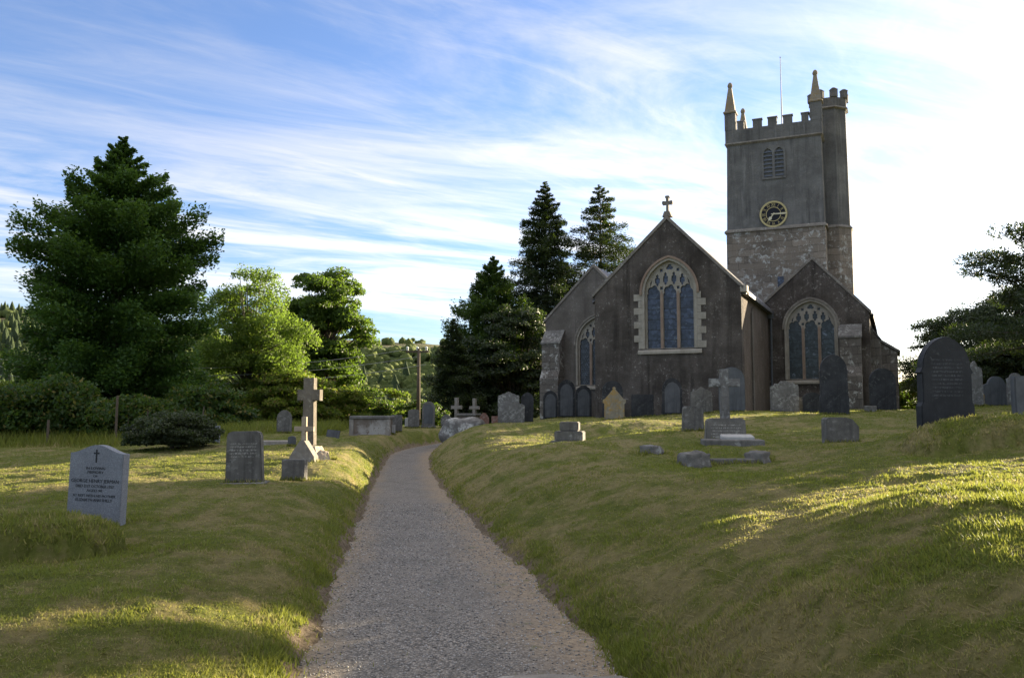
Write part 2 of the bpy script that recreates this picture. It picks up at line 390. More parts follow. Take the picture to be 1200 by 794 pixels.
def glass(name, tint, diamond=False, ghost=.4):
    k = MB(name); uv, sp = walluv(k); v = k.coord()
    br = k.n('ShaderNodeTexBrick'); br.offset = 0.5 if diamond else 0.0; br.inputs['Scale'].default_value = 1
    br.inputs['Brick Width'].default_value = .14 if diamond else 3.0; br.inputs['Row Height'].default_value = .12 if diamond else .47
    br.inputs['Mortar Size'].default_value = .012 if diamond else .016
    br.inputs['Color1'].default_value = (1,1,1,1); br.inputs['Color2'].default_value = (.7,.7,.7,1); br.inputs['Mortar'].default_value = (.03,.03,.03,1); k.L.new(uv, br.inputs['Vector'])
    vo = k.n('ShaderNodeTexVoronoi'); vo.inputs['Scale'].default_value = 7; k.L.new(v, vo.inputs['Vector'])
    c = k.mix(k.ramp(vo.outputs['Color'], .2, .9), tint, tuple(min(1, x*2.4+.01) for x in tint))
    c = k.mix(k.ramp(k.noise(v, 3.2, 6, .7, .8), .56, .66, 0, ghost), c, (.22,.27,.34))
    c = k.mix(1.0, c, br.outputs['Color'], 'MULTIPLY')
    vo2 = k.n('ShaderNodeTexVoronoi', feature='DISTANCE_TO_EDGE'); vo2.inputs['Scale'].default_value = 7; k.L.new(v, vo2.inputs['Vector'])
    c = k.mix(k.ramp(vo2.outputs['Distance'], .0, .03, 1, 0), c, (.012,.012,.014))
    k.b.inputs['Specular IOR Level'].default_value = .32
    return k.fin(c, k.bump(vo.outputs['Color'], .25, .02), .25)
def plain(name, c, rough=.6, metal=0.0, var=.3):
    k = MB(name); v = k.coord(); k.b.inputs['Metallic'].default_value = metal
    col = k.mix(k.ramp(k.noise(v, 8, 6, .7), .35, .7), c, tuple(x*(1-var) for x in c))
    return k.fin(col, k.bump(k.noise(v, 40, 4), .2, .004), rough)
def leafmat(name, dark, light, trans=.45, warm=None, tt=.55):
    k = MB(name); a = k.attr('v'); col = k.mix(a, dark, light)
    if warm: col = k.mix(k.ramp(k.attr('w'), .80, .95), col, warm)
    k.N.remove(k.b); out = k.N['Material Output']
    d = k.n('ShaderNodeBsdfPrincipled'); d.inputs['Roughness'].default_value = .55; d.inputs['Specular IOR Level'].default_value = .35
    t = k.n('ShaderNodeBsdfTranslucent'); mx = k.n('ShaderNodeMixShader'); mx.inputs[0].default_value = trans
    tcol = k.mix(tt, col, (.19,.31,.025), 'MIX')
    k.L.new(col, d.inputs['Base Color']); k.L.new(tcol, t.inputs['Color'])
    k.L.new(d.outputs[0], mx.inputs[1]); k.L.new(t.outputs[0], mx.inputs[2]); k.L.new(mx.outputs[0], out.inputs[0])
    return k.m

M = {}
M['grey_granite'] = stone('grey_granite', (.19,.20,.22), (.25,.265,.285), amt=.02, streak=.03, bump=.12, rough=.6, speck=(.07,.075,.085))
M['dark_slate'] = stone('dark_slate', (.015,.016,.017), (.050,.051,.053), lich=(.22,.22,.20), amt=.28, streak=.5, bump=.3, rough=.6)
M['pale_slate'] = stone('pale_slate', (.072,.076,.081), (.12,.125,.131), lich=(.28,.28,.26), amt=.15, streak=.55, bump=.2, rough=.6)
M['granite'] = stone('weathered_granite', (.19,.17,.145), (.30,.27,.23), lich=(.42,.41,.36), amt=.45, streak=.35, bump=.7)
M['dark_granite'] = stone('dark_granite', (.10,.095,.085), (.19,.18,.16), lich=(.36,.36,.33), amt=.4, streak=.6, bump=.6)
M['lichen'] = stone('lichened_stone', (.11,.105,.095), (.20,.19,.175), lich=(.36,.36,.33), amt=.6, streak=.3, bump=.9)
M['inscribed_granite'] = stone('inscribed_dark_granite', (.09,.085,.075), (.17,.16,.14), lich=(.33,.33,.30), amt=.4, streak=.7, bump=.6, rows=(.45,.72,.24,.052))
M['inscribed_slate'] = stone('inscribed_slate', (.018,.019,.021), (.034,.035,.037), lich=(.22,.22,.20), amt=.16, streak=.3, bump=.2, rough=.6, rows=(.62,1.22,.30,.062))
M['inscribed_base'] = stone('inscribed_granite_base', (.13,.12,.105), (.21,.195,.17), lich=(.38,.37,.33), amt=.4, streak=.3, bump=.6, rows=(.10,.44,.34,.062))
M['cross_granite'] = stone('lichened_cross_granite', (.11,.095,.075), (.19,.165,.13), lich=(.32,.30,.24), amt=.45, streak=.35, bump=.8)
M['patchy'] = stone('patchy_tomb_side', (.13,.10,.075), (.22,.18,.145), lich=(.40,.38,.34), amt=1.1, scale=.55, streak=.6, bump=.6)
M['boulder'] = stone('white_lichened_boulder', (.10,.095,.088), (.19,.18,.165), lich=(.50,.50,.46), amt=.95, streak=.1, bump=1.0)
M['brown_tomb'] = stone('brown_tomb_stone', (.115,.095,.078), (.20,.165,.135), lich=(.33,.32,.29), amt=.4, streak=.4, bump=.6)
M['wire'] = plain('weathered_wire', (.42,.42,.40), .5)
M['tan'] = stone('tan_stone', (.30,.24,.17), (.38,.32,.24), lich=(.45,.43,.36), amt=.5, streak=.35, bump=.6)
M['yellow'] = stone('yellow_lichen_stone', (.20,.175,.125), (.30,.27,.20), lich=(.38,.37,.32), amt=.5, streak=.35, bump=.5, yellow=(.34,.21,.045))
M['white_marble'] = stone('white_marble', (.34,.33,.31), (.46,.45,.42), lich=(.25,.25,.2), amt=.15, streak=.3, bump=.2)
M['red_stone'] = stone('red_stone', (.20,.10,.075), (.28,.16,.12), lich=(.40,.36,.32), amt=.5, streak=.3, bump=.5)
M['roughcast'] = roughcast('dark_roughcast', (.050,.042,.035), (.135,.117,.100), specks=.9, streak=.75)
M['roughcast_side'] = roughcast('brown_roughcast', (.105,.083,.065), (.15,.122,.10), specks=.4, streak=.6)
M['aisle_cast'] = roughcast('grey_roughcast', (.12,.107,.09), (.185,.165,.142), specks=.5, streak=.5)
M['tower_cast'] = roughcast('tower_roughcast', (.115,.112,.105), (.19,.185,.172), specks=.3, streak=.8)
M['ashlar'] = ashlar('granite_ashlar', ((.10,.085,.068), (.34,.285,.225), (.205,.168,.13)), 1.15, .50, (.055,.046,.038), lich=.85)
M['buttress'] = ashlar('buttress_ashlar', ((.10,.09,.078), (.21,.19,.165), (.15,.132,.112)), .62, .44, (.035,.032,.028), 1.0)
M['dressing'] = stone('cream_limestone', (.26,.235,.19), (.37,.34,.28), lich=(.52,.50,.46), amt=.3, streak=.25, bump=.35)
M['mullion'] = stone('brown_mullion_stone', (.22,.155,.115), (.31,.23,.17), lich=(.42,.38,.32), amt=.3, streak=.3, bump=.3)
M['coping'] = stone('coping_stone', (.15,.135,.115), (.24,.215,.18), lich=(.42,.41,.36), amt=.45, streak=.2, bump=.6)
M['pinnacle'] = stone('pinnacle_stone', (.20,.17,.13), (.28,.24,.18), lich=(.40,.38,.32), amt=.4, streak=.2, bump=.6, yellow=(.27,.19,.08))
M['slate_roof'] = slate('slate_roof')
M['glass_blue'] = glass('leaded_stained_glass', (.018,.026,.046))
M['glass_dark'] = glass('dark_stained_glass', (.012,.020,.024), ghost=.7)
M['glass_lattice'] = glass('lattice_glass', (.03,.035,.05), True, .2)
M['lead'] = plain('lead_grey', (.10,.11,.12), .5)
M['iron'] = plain('black_paint', (.015,.015,.018), .45)
M['clock_black'] = plain('clock_black', (.012,.013,.02), .6)
M['gold'] = plain('old_gilding', (.50,.42,.20), .55, 0.0, .25)
M['hands'] = plain('pale_gilding', (.62,.57,.40), .5, 0.0, .1)
M['louvre'] = plain('louvre_slate', (.11,.125,.15), .6)
M['wood'] = plain('weathered_timber', (.11,.085,.06), .85)
M['pole'] = plain('flagpole_paint', (.55,.55,.55), .5)
M['ceramic'] = plain('white_insulator', (.75,.78,.76), .3)
M['bark'] = stone('tree_bark', (.085,.065,.048), (.14,.11,.085), lich=(.18,.19,.14), amt=.3, streak=.5, bump=1.0)

# ------------------------------------------------------------------ ground, path, hill
def lawn_dry(X, Y):
    s = sdist(X, Y)
    a = fbm(X*.8+3, Y*.8, 61, 4); b = fbm(X*3.6, Y*3.6, 71, 4); c = fbm(X*11, Y*11, 75, 3)
    st = fbm(s*3.2, Y*.45, 81, 4)                    # mower swaths along the bank
    d = .28*a+.30*b+.20*c+.22*st
    bank = sstep(.9, 1.6, s)*(1-sstep(2.8, 5.0, s))
    d = d + .05*bank + .03*sstep(1.0, 2.2, -s)*(1-sstep(2, 4, -s))
    return np.clip((d-.405)/.25, 0, 1)
def build_ground():
    aF = np.linspace(-48, 48, 860); aB = np.linspace(48, 312, 90)[1:-1]
    ang = np.radians(np.concatenate([aF, aB])); nA = len(ang)
    rad = np.concatenate([[.3], np.exp(np.linspace(math.log(.6), math.log(70), 520)), np.exp(np.linspace(math.log(72), math.log(5000), 60))]); nR = len(rad)
    A, Rr = np.meshgrid(ang, rad); X = (Rr*np.sin(A)).ravel(); Y = (Rr*np.cos(A)).ravel()
    Z = gz(X, Y)
    i = np.arange(nR-1)[:,None]*nA; j = np.arange(nA)[None,:]; j2 = (j+1) % nA
    Fc = np.stack([i+j, i+nA+j, i+nA+j2, i+j2], -1).reshape(-1, 4)[:, ::-1]
    s = np.abs(sdist(X, Y))
    soil = (1-sstep(41, 42.5, Y))*(1-sstep(.98, 1.16, s+(fbm(X*4, Y*4, 3)-.5)*.35))
    me = npmesh('ground', np.stack([X, Y, Z], 1), Fc, {'dry': lawn_dry(X, Y), 'soil': soil}); smooth(me)
    k = MB('lawn'); v = k.coord()
    g = k.mix(k.ramp(k.noise(v, 7, 6, .7), .3, .7), (.092,.110,.021), (.156,.170,.037))
    dr = k.mix(k.ramp(k.noise(v, 11, 6, .7), .3, .7), (.185,.160,.066), (.29,.245,.112))
    dm = k.math('ADD', k.attr('dry'), k.math('MULTIPLY', k.math('SUBTRACT', k.noise(v, 16, 6, .75), .5), 1.1))
    col = k.mix(k.ramp(dm, .1, .95), g, dr)
    so = k.mix(k.ramp(k.noise(v, 18, 6, .7), .35, .65), (.12,.092,.062), (.27,.215,.145))
    col = k.mix(k.ramp(k.attr('soil'), .25, .75), col, so)
    nm = k.bump(k.noise(v, 26, 7, .8), 1.0, .05); nm = k.bump(k.noise(k.coord((1,1,.3)), 120, 5, .8), .9, .012, nm)
    k.fin(col, nm, .95); k.b.inputs['Specular IOR Level'].default_value = .1
    tag(link('ground', me, k.m), kind='structure')
build_ground()
def build_path():
    ys = np.concatenate([np.linspace(-3, 16, 360), np.linspace(16.1, 42.3, 250)]); ss = np.linspace(-1.25, 1.32, 56)
    S, Yc = np.meshgrid(ss, ys); X = pathc(Yc)+S*hwid(Yc)
    Z = pathz(Yc) + .012*(1-S**2) + (fbm(X*2, Yc*2, 4)-.5)*.022 + (fbm(X*9, Yc*9, 6)-.5)*.012 - .02*(np.abs(S) > 1.1)
    nS = len(ss); n = len(ys)
    i = np.arange(n-1)[:,None]*nS; j = np.arange(nS-1)[None,:]
    Fc = np.stack([i+j, i+j+1, i+nS+j+1, i+nS+j], -1).reshape(-1, 4)
    edge = sstep(np.where(S > 0, .22, .5), .98, np.abs(S+.04)+(fbm(X*1.6, Yc*1.1, 12)-.5)*.5)*np.where(S > 0, 1, .7)
    me = npmesh('path', np.stack([X.ravel(), Yc.ravel(), Z.ravel()], 1), Fc, {'edge': edge.ravel()}); smooth(me)
    k = MB('gravel'); v = k.coord()
    vo = k.n('ShaderNodeTexVoronoi'); vo.inputs['Scale'].default_value = 62; k.L.new(v, vo.inputs['Vector'])
    sepc = k.n('ShaderNodeSeparateColor'); k.L.new(vo.outputs['Color'], sepc.inputs[0])
    c = k.mix(sepc.outputs[0], (.07,.066,.060), (.36,.33,.29))
    c = k.mix(k.ramp(sepc.outputs[1], .6, 1.0, 0, .5), c, (.30,.235,.17))
    c = k.mix(k.ramp(vo.outputs['Distance'], .35, .75, 0, .8), c, (.045,.042,.038))
    c = k.mix(k.ramp(k.noise(v, .9, 5, .6), .35, .7, 0, .5), c, (.15,.135,.115)); c = k.mix(k.ramp(k.noise(k.coord((1, .5, 1)), 2.4, 6, .7), .45, .7, 0, .55), c, (.085,.08,.07))
    ed = k.mix(k.ramp(k.noise(v, 22, 7, .75), .3, .7), (.14,.105,.07), (.33,.26,.175))
    em = k.math('MULTIPLY', k.attr('edge'), k.ramp(k.noise(v, 5, 7, .75), .25, .55))
    c = k.mix(em, c, ed)
    gr = k.ramp(k.noise(v, 2.6, 7, .8), .56, .68, 0, .75); c = k.mix(k.math('MULTIPLY', gr, k.ramp(k.attr('edge'), .1, .7, .15, 1)), c, (.07,.085,.025))
    nm = k.bump(vo.outputs['Distance'], -1.0, .016); nm = k.bump(k.noise(v, 30, 5), .5, .02, nm)
    tag(link('path', me, k.fin(c, nm, .9)), kind='structure')
build_path()

def hill_h(X, Y):
    px = X/np.maximum(Y, 50)*1000+600
    ridge = np.interp(px, [-700,-200,0,60,200,420,480,530,620,800,1300], [66,74,76,71,63,57.5,55.5,53,48,30,5])
    t = np.clip((Y-170)/(700-170), 0, 1)
    prof = np.where(Y < 700, .5*t**1.2+.5*sstep(0,1,t), 1-.15*np.clip((Y-700)/400, 0, 1))
    return -15+(ridge+15)*prof + (fbm(X/60., Y/60., 21)-.5)*14*np.clip(t*2.5, 0, 1)*(1-sstep(.85, 1, t)) + (fbm(X/35, Y/35, 22)-.5)*2.5*t
def build_hill():
    xs = np.linspace(-950, 700, 180); ys = np.linspace(150, 1150, 130); X, Y = np.meshgrid(xs, ys); Z = hill_h(X, Y)
    nx = len(xs); i = np.arange(len(ys)-1)[:,None]*nx; j = np.arange(nx-1)[None,:]
    me = npmesh('hill', np.stack([X.ravel(), Y.ravel(), Z.ravel()], 1), np.stack([i+j, i+j+1, i+nx+j+1, i+nx+j], -1).reshape(-1, 4)); smooth(me)
    k = MB('heath'); v = k.coord()
    c = k.mix(k.ramp(k.noise(v, .02, 6, .65), .35, .65), (.095,.105,.035), (.20,.155,.085)); c = k.mix(k.ramp(k.noise(v, .2, 6, .7), .4, .7, 0, .6), c, (.06,.085,.025))
    hz = k.n('ShaderNodeSeparateXYZ'); k.L.new(v, hz.inputs[0]); c = k.mix(k.ramp(k.math('ADD', hz.outputs[2], k.math('MULTIPLY', k.noise(v, .03, 5), 12)), 44, 52, 1, 0), c, k.mix(k.noise(v, .15, 6), (.035,.058,.016), (.075,.105,.028)))   # woodland floor below the open heath
    tag(link('hill', me, k.fin(c, k.bump(k.noise(v, .3, 6, .8), .8, 1.5), .95)), kind='structure')
build_hill()

# ------------------------------------------------------------------ church
RC = R(-24)
church = empty('church', (6.95, 38.0, 0), RC)
tag(church, 'medieval stone parish church with tall battlemented clock tower and three gabled east ends', 'church')
def cw(u, v):                         # church local -> world X, Y
    return 6.95+u*math.cos(RC)-v*math.sin(RC), 38+u*math.sin(RC)+v*math.cos(RC)
def ch(name, me, mat, parent=None, label=None):
    o = link(name, me, M[mat], parent or church)
    if label: o['label'] = label
    return o
def zc(py, u, v): return zat(py, cw(u, v)[1])
def arch(h, zs, rise, z0=None, n=14, cx=0.0):
    """closed outline of an arched opening"""
    Rr = (h*h+rise*rise)/(2*h); pts = []
    a1 = math.atan2(rise, Rr-h) if rise > 0 else 0
    cxr = h-Rr                        # centre for the right flank
    for i in range(n+1):
        a = a1*i/n; pts.append((cx+cxr+Rr*math.cos(a), zs+Rr*math.sin(a)))
    pts2 = [(2*cx-x, z) for x, z in pts[::-1]][1:]
    out = pts+pts2
    if z0 is not None: out = [(cx+h, z0)]+out+[(cx-h, z0)]
    return out
def tracery_holes(h, z0, zs, rise):
    H = []; m = .075; lw = (2*h-2*m*2-.16)/3
    for k in (-1, 0, 1):
        c = k*(lw+2*m); zz = zs-.02; hh = lw*.62; pts = [(c+lw/2, z0+.03)]
        for i in range(41):
            a = math.pi*i/40; q = .80+.20*abs(math.cos(2.5*a))
            pts.append((c+math.cos(a)*lw/2*(q if 0 < i < 40 else 1), zz+math.sin(a)**.9*hh*q*1.12 if 0 < i < 40 else zz))
        pts.append((c-lw/2, z0+.03)); H.append(pts)
    def foil(cx, cz, rx, rz, nf=4, rot=math.pi/4, d=.35):
        return [(cx+math.cos(a)*rx*(1-d+d*abs(math.cos(nf/2*(a-rot)))), cz+math.sin(a)*rz*(1-d+d*abs(math.cos(nf/2*(a-rot))))) for a in [2*math.pi*i/32 for i in range(32)]]
    for sx in (-1, 1):
        for fx in (.17, .50):
            cx = sx*fx*h; b = zs+(.25 if fx < .3 else .22)*rise; t = zs+(.66 if fx < .3 else .60)*rise; ww = .098*h
            H.append([(cx,b),(cx+ww*.55,b+.06*rise),(cx+ww*.45,b+.09*rise),(cx+ww,b+.11*rise),(cx+ww,t-.13*rise),(cx+ww*.4,t-.11*rise),(cx+ww*.6,t-.05*rise),(cx,t),
                      (cx-ww*.6,t-.05*rise),(cx-ww*.4,t-.11*rise),(cx-ww,t-.13*rise),(cx-ww,b+.11*rise),(cx-ww*.45,b+.09*rise),(cx-ww*.55,b+.06*rise)])
        H.append(foil(sx*.335*h, zs+.165*rise, .07*h, .06*rise)); H.append(foil(sx*.335*h, zs+.715*rise, .07*h, .06*rise))
        H.append([(sx*.80*h, zs+.20*rise), (sx*.745*h, zs+.30*rise), (sx*.70*h, zs+.46*rise), (sx*.79*h, zs+.34*rise)][::sx])
    H.append(foil(0, zs+.80*rise, .15*h, .095*rise, 3, math.pi/6+math.pi/3, .4))
    return H
def east_window(u, v, h, z0, zs, rise, gl, quoins, wall_t=.5):
    out = arch(h+.02, zs, rise+.02, z0)
    tr = plate('window', out, tracery_holes(h, z0, zs, rise), .14, .015); shift(tr, u, v+.22, 0)
    wn = ch('window', tr, 'dressing')
    bm = bmesh.new(); g = [(x*.995, z) for x, z in arch(h, zs, rise, z0)]; prism(bm, g, 0, .02)
    gm = bm_mesh(bm, 'glass'); shift(gm, u, v+.245, 0); ch('glass', gm, gl, wn)
    m = .075; lw = (2*h-4*m-.16)/3
    for sx in (-1, 1):                # brown moulded mullions proud of the tracery
        bm = bmesh.new(); c = sx*(lw/2+m)
        prism(bm, [(c-m*.8, z0), (c+m*.8, z0), (c+m*.8, zs-.05), (c, zs+.12), (c-m*.8, zs-.05)], -.03, .03)
        mm = bm_mesh(bm, 'mullion'); shift(mm, u, v+.135, 0); ch('mullion', mm, 'mullion', wn)
    bm = bmesh.new(); prism_x(bm, [(v-.10, z0-.24), (v+.3, z0-.24), (v+.3, z0+.02), (v+.05, z0), (v-.10, z0-.14)], u-h-.32 if quoins else u-h-.1, u+h+.30 if quoins else u+h+.1)
    ch('sill', bm_mesh(bm, 'sill'), 'dressing', wn)
    ho = arch(h+.215, zs, rise+.215, zs-.05); hi = arch(h+.115, zs, rise+.115, zs-.05)
    hm = plate('hood_mould', ho+hi[::-1], (), .14, 0); shift(hm, u, v-.03, 0); ch('hood_mould', hm, 'coping' if not quoins else 'mullion', wn)
    so = arch(h+.11, zs, rise+.11, z0); si = arch(h, zs, rise, z0)
    sm_ = plate('surround', so+si[::-1], (), .30, 0); shift(sm_, u, v+.11, 0); ch('surround', sm_, 'dressing', wn)
    if quoins:
        n = 8; hh = (zs-z0)/n
        for sx in (-1, 1):
            bm = bmesh.new()
            for i in range(n):
                wq = (.50 if i % 2 == (0 if sx > 0 else 1) else .29)
                a, b = (u+sx*(h+.005), u+sx*(h+wq)); bx(bm, min(a,b), max(a,b), v-.028, v+.2, z0+i*hh+.006, z0+(i+1)*hh-.006)
            ch('quoin', bm_mesh(bm, 'quoin'), 'dressing', wn)
    return wn
def gable_wall(name, u0, u1, up, ze0, ze1, zp, v, th, hole, mat):
    me = plate(name, [(u0,0),(u1,0),(u1,ze1),(up,zp),(u0,ze0)], [hole] if hole else [], th, 0); shift(me, 0, v+th/2, 0)
    return me
def coping(name, u0, ze0, up, zp, u1, ze1, v0, v1, t=.13, ov=.16):
    bm = bmesh.new()
    d0 = ((up-u0), (zp-ze0)); L0 = math.hypot(*d0); d1 = ((u1-up), (ze1-zp)); L1 = math.hypot(*d1)
    a = (u0-d0[0]/L0*ov, ze0-d0[1]/L0*ov); b = (u1+d1[0]/L1*ov, ze1+d1[1]/L1*ov)
    prism(bm, [(a[0], a[1]+.002), (up, zp+.002), (b[0], b[1]+.002), (b[0], b[1]+t*1.3), (up, zp+t*1.45), (a[0], a[1]+t*1.3)], v0, v1)
    return bm_mesh(bm, name)
def gable_roof(name, u0, ze0, up, zp, u1, ze1, v0, v1, t=.14, ov=.25):
    return coping(name, u0, ze0, up, zp, u1, ze1, v0, v1, t, ov)

# chancel
cl, cr = -3.40, 3.25
zel, zer, zpk = zc(346, cl, 0), zc(336, cr, 0), zc(257, 0, 0)
wz0, wzs, wzt = zc(408, 0, 0), zc(343, 0, 0), zc(305, 0, 0)
WH = 1.13; wcx = 0.10
hole = [(x+wcx, z) for x, z in arch(WH+.03, wzs, wzt-wzs+.03, wz0)]
bm = bmesh.new(); join_bm(bm, gable_wall('w', cl, cr, 0.05, zel, zer, zpk, 0, .55, hole, None))
bx(bm, cl, cl+.5, .551, 9.0, 0, zel)
ch('chancel_wall', bm_mesh(bm, 'chancel_wall'), 'roughcast')
bm = bmesh.new(); bx(bm, cr-.5, cr, .551, 8.85, 0, zer)
ch('side_wall', bm_mesh(bm, 'side_wall'), 'roughcast_side', label='brown streaked side wall of the chancel')
bm = bmesh.new(); prism_x(bm, [(2.6, 0), (3.05, 0), (3.05, zer-.9), (2.9, zer-.6), (2.6, zer-.9)], cr+.002, cr+.07)   # flaking render strip
ch('render_strip', bm_mesh(bm, 'render_strip'), 'aisle_cast')
ch('chancel_coping', coping('chancel_coping', cl, zel, .05, zpk, cr, zer, -.06, .45), 'coping')
ch('chancel_roof', gable_roof('chancel_roof', cl, zel-.05, .05, zpk-.07, cr, zer-.05, .46, 9.6, .12, .38), 'slate_roof')
east_window(wcx, 0, WH, wz0, wzs, wzt-wzs, 'glass_blue', True)
# gutter, downpipe, kneeler
bm = bmesh.new(); prism(bm, [(cr+.02, zer-.30), (cr+.20, zer-.30), (cr+.24, zer-.14), (cr+.02, zer-.14)], .1, 8.8); ch('gutter', bm_mesh(bm, 'gutter'), 'lead')
bm = bmesh.new(); tube(bm, [(cr+.16, 8.62, zer-.28), (cr+.12, 8.62, 1.2)], [.055, .055], 8); bx(bm, cr+.01, cr+.28, 8.48, 8.78, zer-.55, zer-.29)
ch('downpipe', bm_mesh(bm, 'downpipe'), 'lead')
bm = bmesh.new(); bx(bm, cr-.02, cr+.26, -.06, .40, zer-.22, zer+.06); ch('kneeler', bm_mesh(bm, 'kneeler'), 'dressing')
# gable cross
bm = bmesh.new(); zx = zpk+.15
prism(bm, [(-.16,zx-.02),(.26,zx-.02),(.17,zx+.22),(-.07,zx+.22)], -.02, .36)
cxp = [(-.055,0),(.055,0),(.05,.38),(.19,.36),(.22,.42),(.22,.50),(.19,.56),(.05,.53),(.06,.68),(.10,.72),(.07,.80),(-.07,.80),(-.10,.72),(-.06,.68),(-.05,.53),(-.19,.56),(-.22,.50),(-.22,.42),(-.19,.36),(-.05,.38)]
prism(bm, [(x*1.1+.05, z*.95+zx+.20) for x, z in cxp], .10, .25)
ch('gable_cross', bm_mesh(bm, 'gable_cross'), 'coping')

# aisles
VA = 8.9
def aisle(u0, u1, ye0, ye1, yp, wu, wh, ws, wsp, wt, gl, mat, back):
    up = (u0+u1)/2; e0, e1, p = zc(ye0, u0, VA), zc(ye1, u1, VA), zc(yp, up, VA)
    z0, zs, zt = zc(ws, wu, VA), zc(wsp, wu, VA), zc(wt, wu, VA)
    hole = [(x+wu, z) for x, z in arch(wh+.03, zs, max(zt-zs, wh)+.03, z0)]
    bm = bmesh.new(); join_bm(bm, gable_wall('w', u0, u1, up, e0, e1, p, VA, .55, hole, None))
    bx(bm, u0, u0+.5, VA+.551, back, 0, e0); bx(bm, u1-.5, u1, VA+.551, back, 0, e1)
    prism(bm, [(u0+.002, 0), (u1-.002, 0), (u1-.002, e1-.02), (up, p-.02), (u0+.002, e0-.02)], back+.002, back+.5)
    ch('aisle_wall', bm_mesh(bm, 'aisle_wall'), mat)
    ch('aisle_coping', coping('aisle_coping', u0, e0, up, p, u1, e1, VA-.06, VA+.4), 'coping')
    ch('aisle_roof', gable_roof('aisle_roof', u0, e0-.05, up, p-.07, u1, e1-.05, VA+.41, back+.7, .12, .3), 'slate_roof')
    east_window(wu, VA, wh, z0, zs, max(zt-zs, wh), gl, False)
    return e0, e1
aisle(-9.4, -3.45, 376, 372, 313, -6.30, 1.12, 451, 403, 372, 'glass_lattice', 'aisle_cast', 27)
_, e1r = aisle(2.85, 8.16, 360, 365, 304, 5.35, 1.20, 444, 384, 353, 'glass_dark', 'roughcast', 27)
# nave behind the chancel
bm = bmesh.new(); prism(bm, [(-3.4, 0), (3.2, 0), (3.2, zer), (0, zpk-.75), (-3.4, zel)], 9.65, 27.0); ch('nave_wall', bm_mesh(bm, 'nave_wall'), 'aisle_cast')
ch('nave_roof', gable_roof('nave_roof', -3.4, zel, 0, zpk-.72, 3.2, zer, 9.62, 27.02, .12, .1), 'slate_roof')
# buttresses
def buttress(u0, u1, v0, v1, z1, z2, mat='buttress'):
    bm = bmesh.new(); zm = z1*.55+.4
    prism_x(bm, [(v0-.32, 0), (v1, 0), (v1, z2), (v0, z1), (v0, zm+.5), (v0-.32, zm)], u0, u1)
    b = ch('buttress', bm_mesh(bm, 'buttress'), mat)
    bm = bmesh.new(); prism_x(bm, [(v0-.06, z1+.003), (v1-.01, z2+.003), (v1-.01, z2+.10), (v0-.06, z1+.10)], u0-.05, u1+.05)
    ch('weathering', bm_mesh(bm, 'weathering'), 'lichen', b)
buttress(-9.35, -8.25, VA-.75, VA-.002, zc(404, -9, VA), zc(389, -9, VA))
buttress(6.75, 7.75, VA-.70, VA-.002, zc(397, 7.2, VA), zc(382, 7.2, VA))
def side_buttress(u1, v0, v1, z1, z2):
    bm = bmesh.new(); prism(bm, [(8.162, 0), (u1, 0), (u1, z1), (8.162, z2)], v0, v1); b = ch('buttress', bm_mesh(bm, 'buttress'), 'buttress')
    bm = bmesh.new(); prism(bm, [(u1+.06, z1+.003), (u1+.06, z1+.11), (8.165, z2+.11), (8.165, z2+.003)], v0-.05, v1+.05); ch('weathering', bm_mesh(bm, 'weathering'), 'lichen', b)
side_buttress(8.62, 9.9, 10.7, zc(400, 8.6, 10), zc(384, 8.2, 10))
# south porch
bm = bmesh.new(); pz0, pz1 = zc(413, 9.5, 18), zc(396, 8.2, 18)
prism(bm, [(8.162, 0), (9.45, 0), (9.45, pz0), (8.162, pz1)], 17.5, 22.0); ch('porch_wall', bm_mesh(bm, 'porch_wall'), 'buttress')
bm = bmesh.new(); prism(bm, [(8.165, pz1+.003), (9.60, pz0-.05), (9.60, pz0+.10), (8.165, pz1+.15)], 17.4, 22.1); ch('porch_roof', bm_mesh(bm, 'porch_roof'), 'lichen')

# tower
tu0, tu1, tv0, tv1 = -1.92, 5.05, 27.05, 34.0; tc_ = (tu0+tu1)/2; tvc = (tv0+tv1)/2
zst = zc(269, tc_, tv0); zcor = zc(165, tc_, tv0); zcren = zc(146.5, tc_, tv0); zmer = zc(137.5, tc_, tv0)
def frustum(bm, z0, z1, i0, i1):
    pts = []
    for z, i in ((z0, i0), (z1, i1)):
        pts += [(tu0+i, tv0+i, z), (tu1-i, tv0+i, z), (tu1-i, tv1-i, z), (tu0+i, tv1-i, z)]
    hexa(bm, pts)
slit_z = zc(331, tc_, tv0)
bm = bmesh.new(); frustum(bm, 0, zst, -.06, -.02); ch('tower_base', bm_mesh(bm, 'tower_base'), 'ashlar')
bm = bmesh.new(); frustum(bm, zst, zst+.12, -.16, -.14); frustum(bm, zst+.12, zst+.26, -.13, .0); ch('string_course', bm_mesh(bm, 'string_course'), 'coping')
bm = bmesh.new(); frustum(bm, zst+.262, zcor, .02, .12); ch('tower_wall', bm_mesh(bm, 'tower_wall'), 'tower_cast')
bm = bmesh.new(); frustum(bm, zcor+.002, zcor+.12, .10, -.04); frustum(bm, zcor+.12, zcor+.22, -.04, .0); ch('cornice', bm_mesh(bm, 'cornice'), 'coping')
bm = bmesh.new(); th_ = .38
i = .02; zb = zcor+.222
for (a0, a1, b0, b1) in ((tu0+i, tu1-i, tv0+i, tv0+i+th_), (tu0+i, tu1-i, tv1-i-th_, tv1-i), (tu0+i, tu0+i+th_, tv0+i+th_+.002, tv1-i-th_-.002), (tu1-i-th_, tu1-i, tv0+i+th_+.002, tv1-i-th_-.002)):
    bx(bm, a0, a1, b0, b1, zb, zcren)
ch('parapet', bm_mesh(bm, 'parapet'), 'tower_cast')
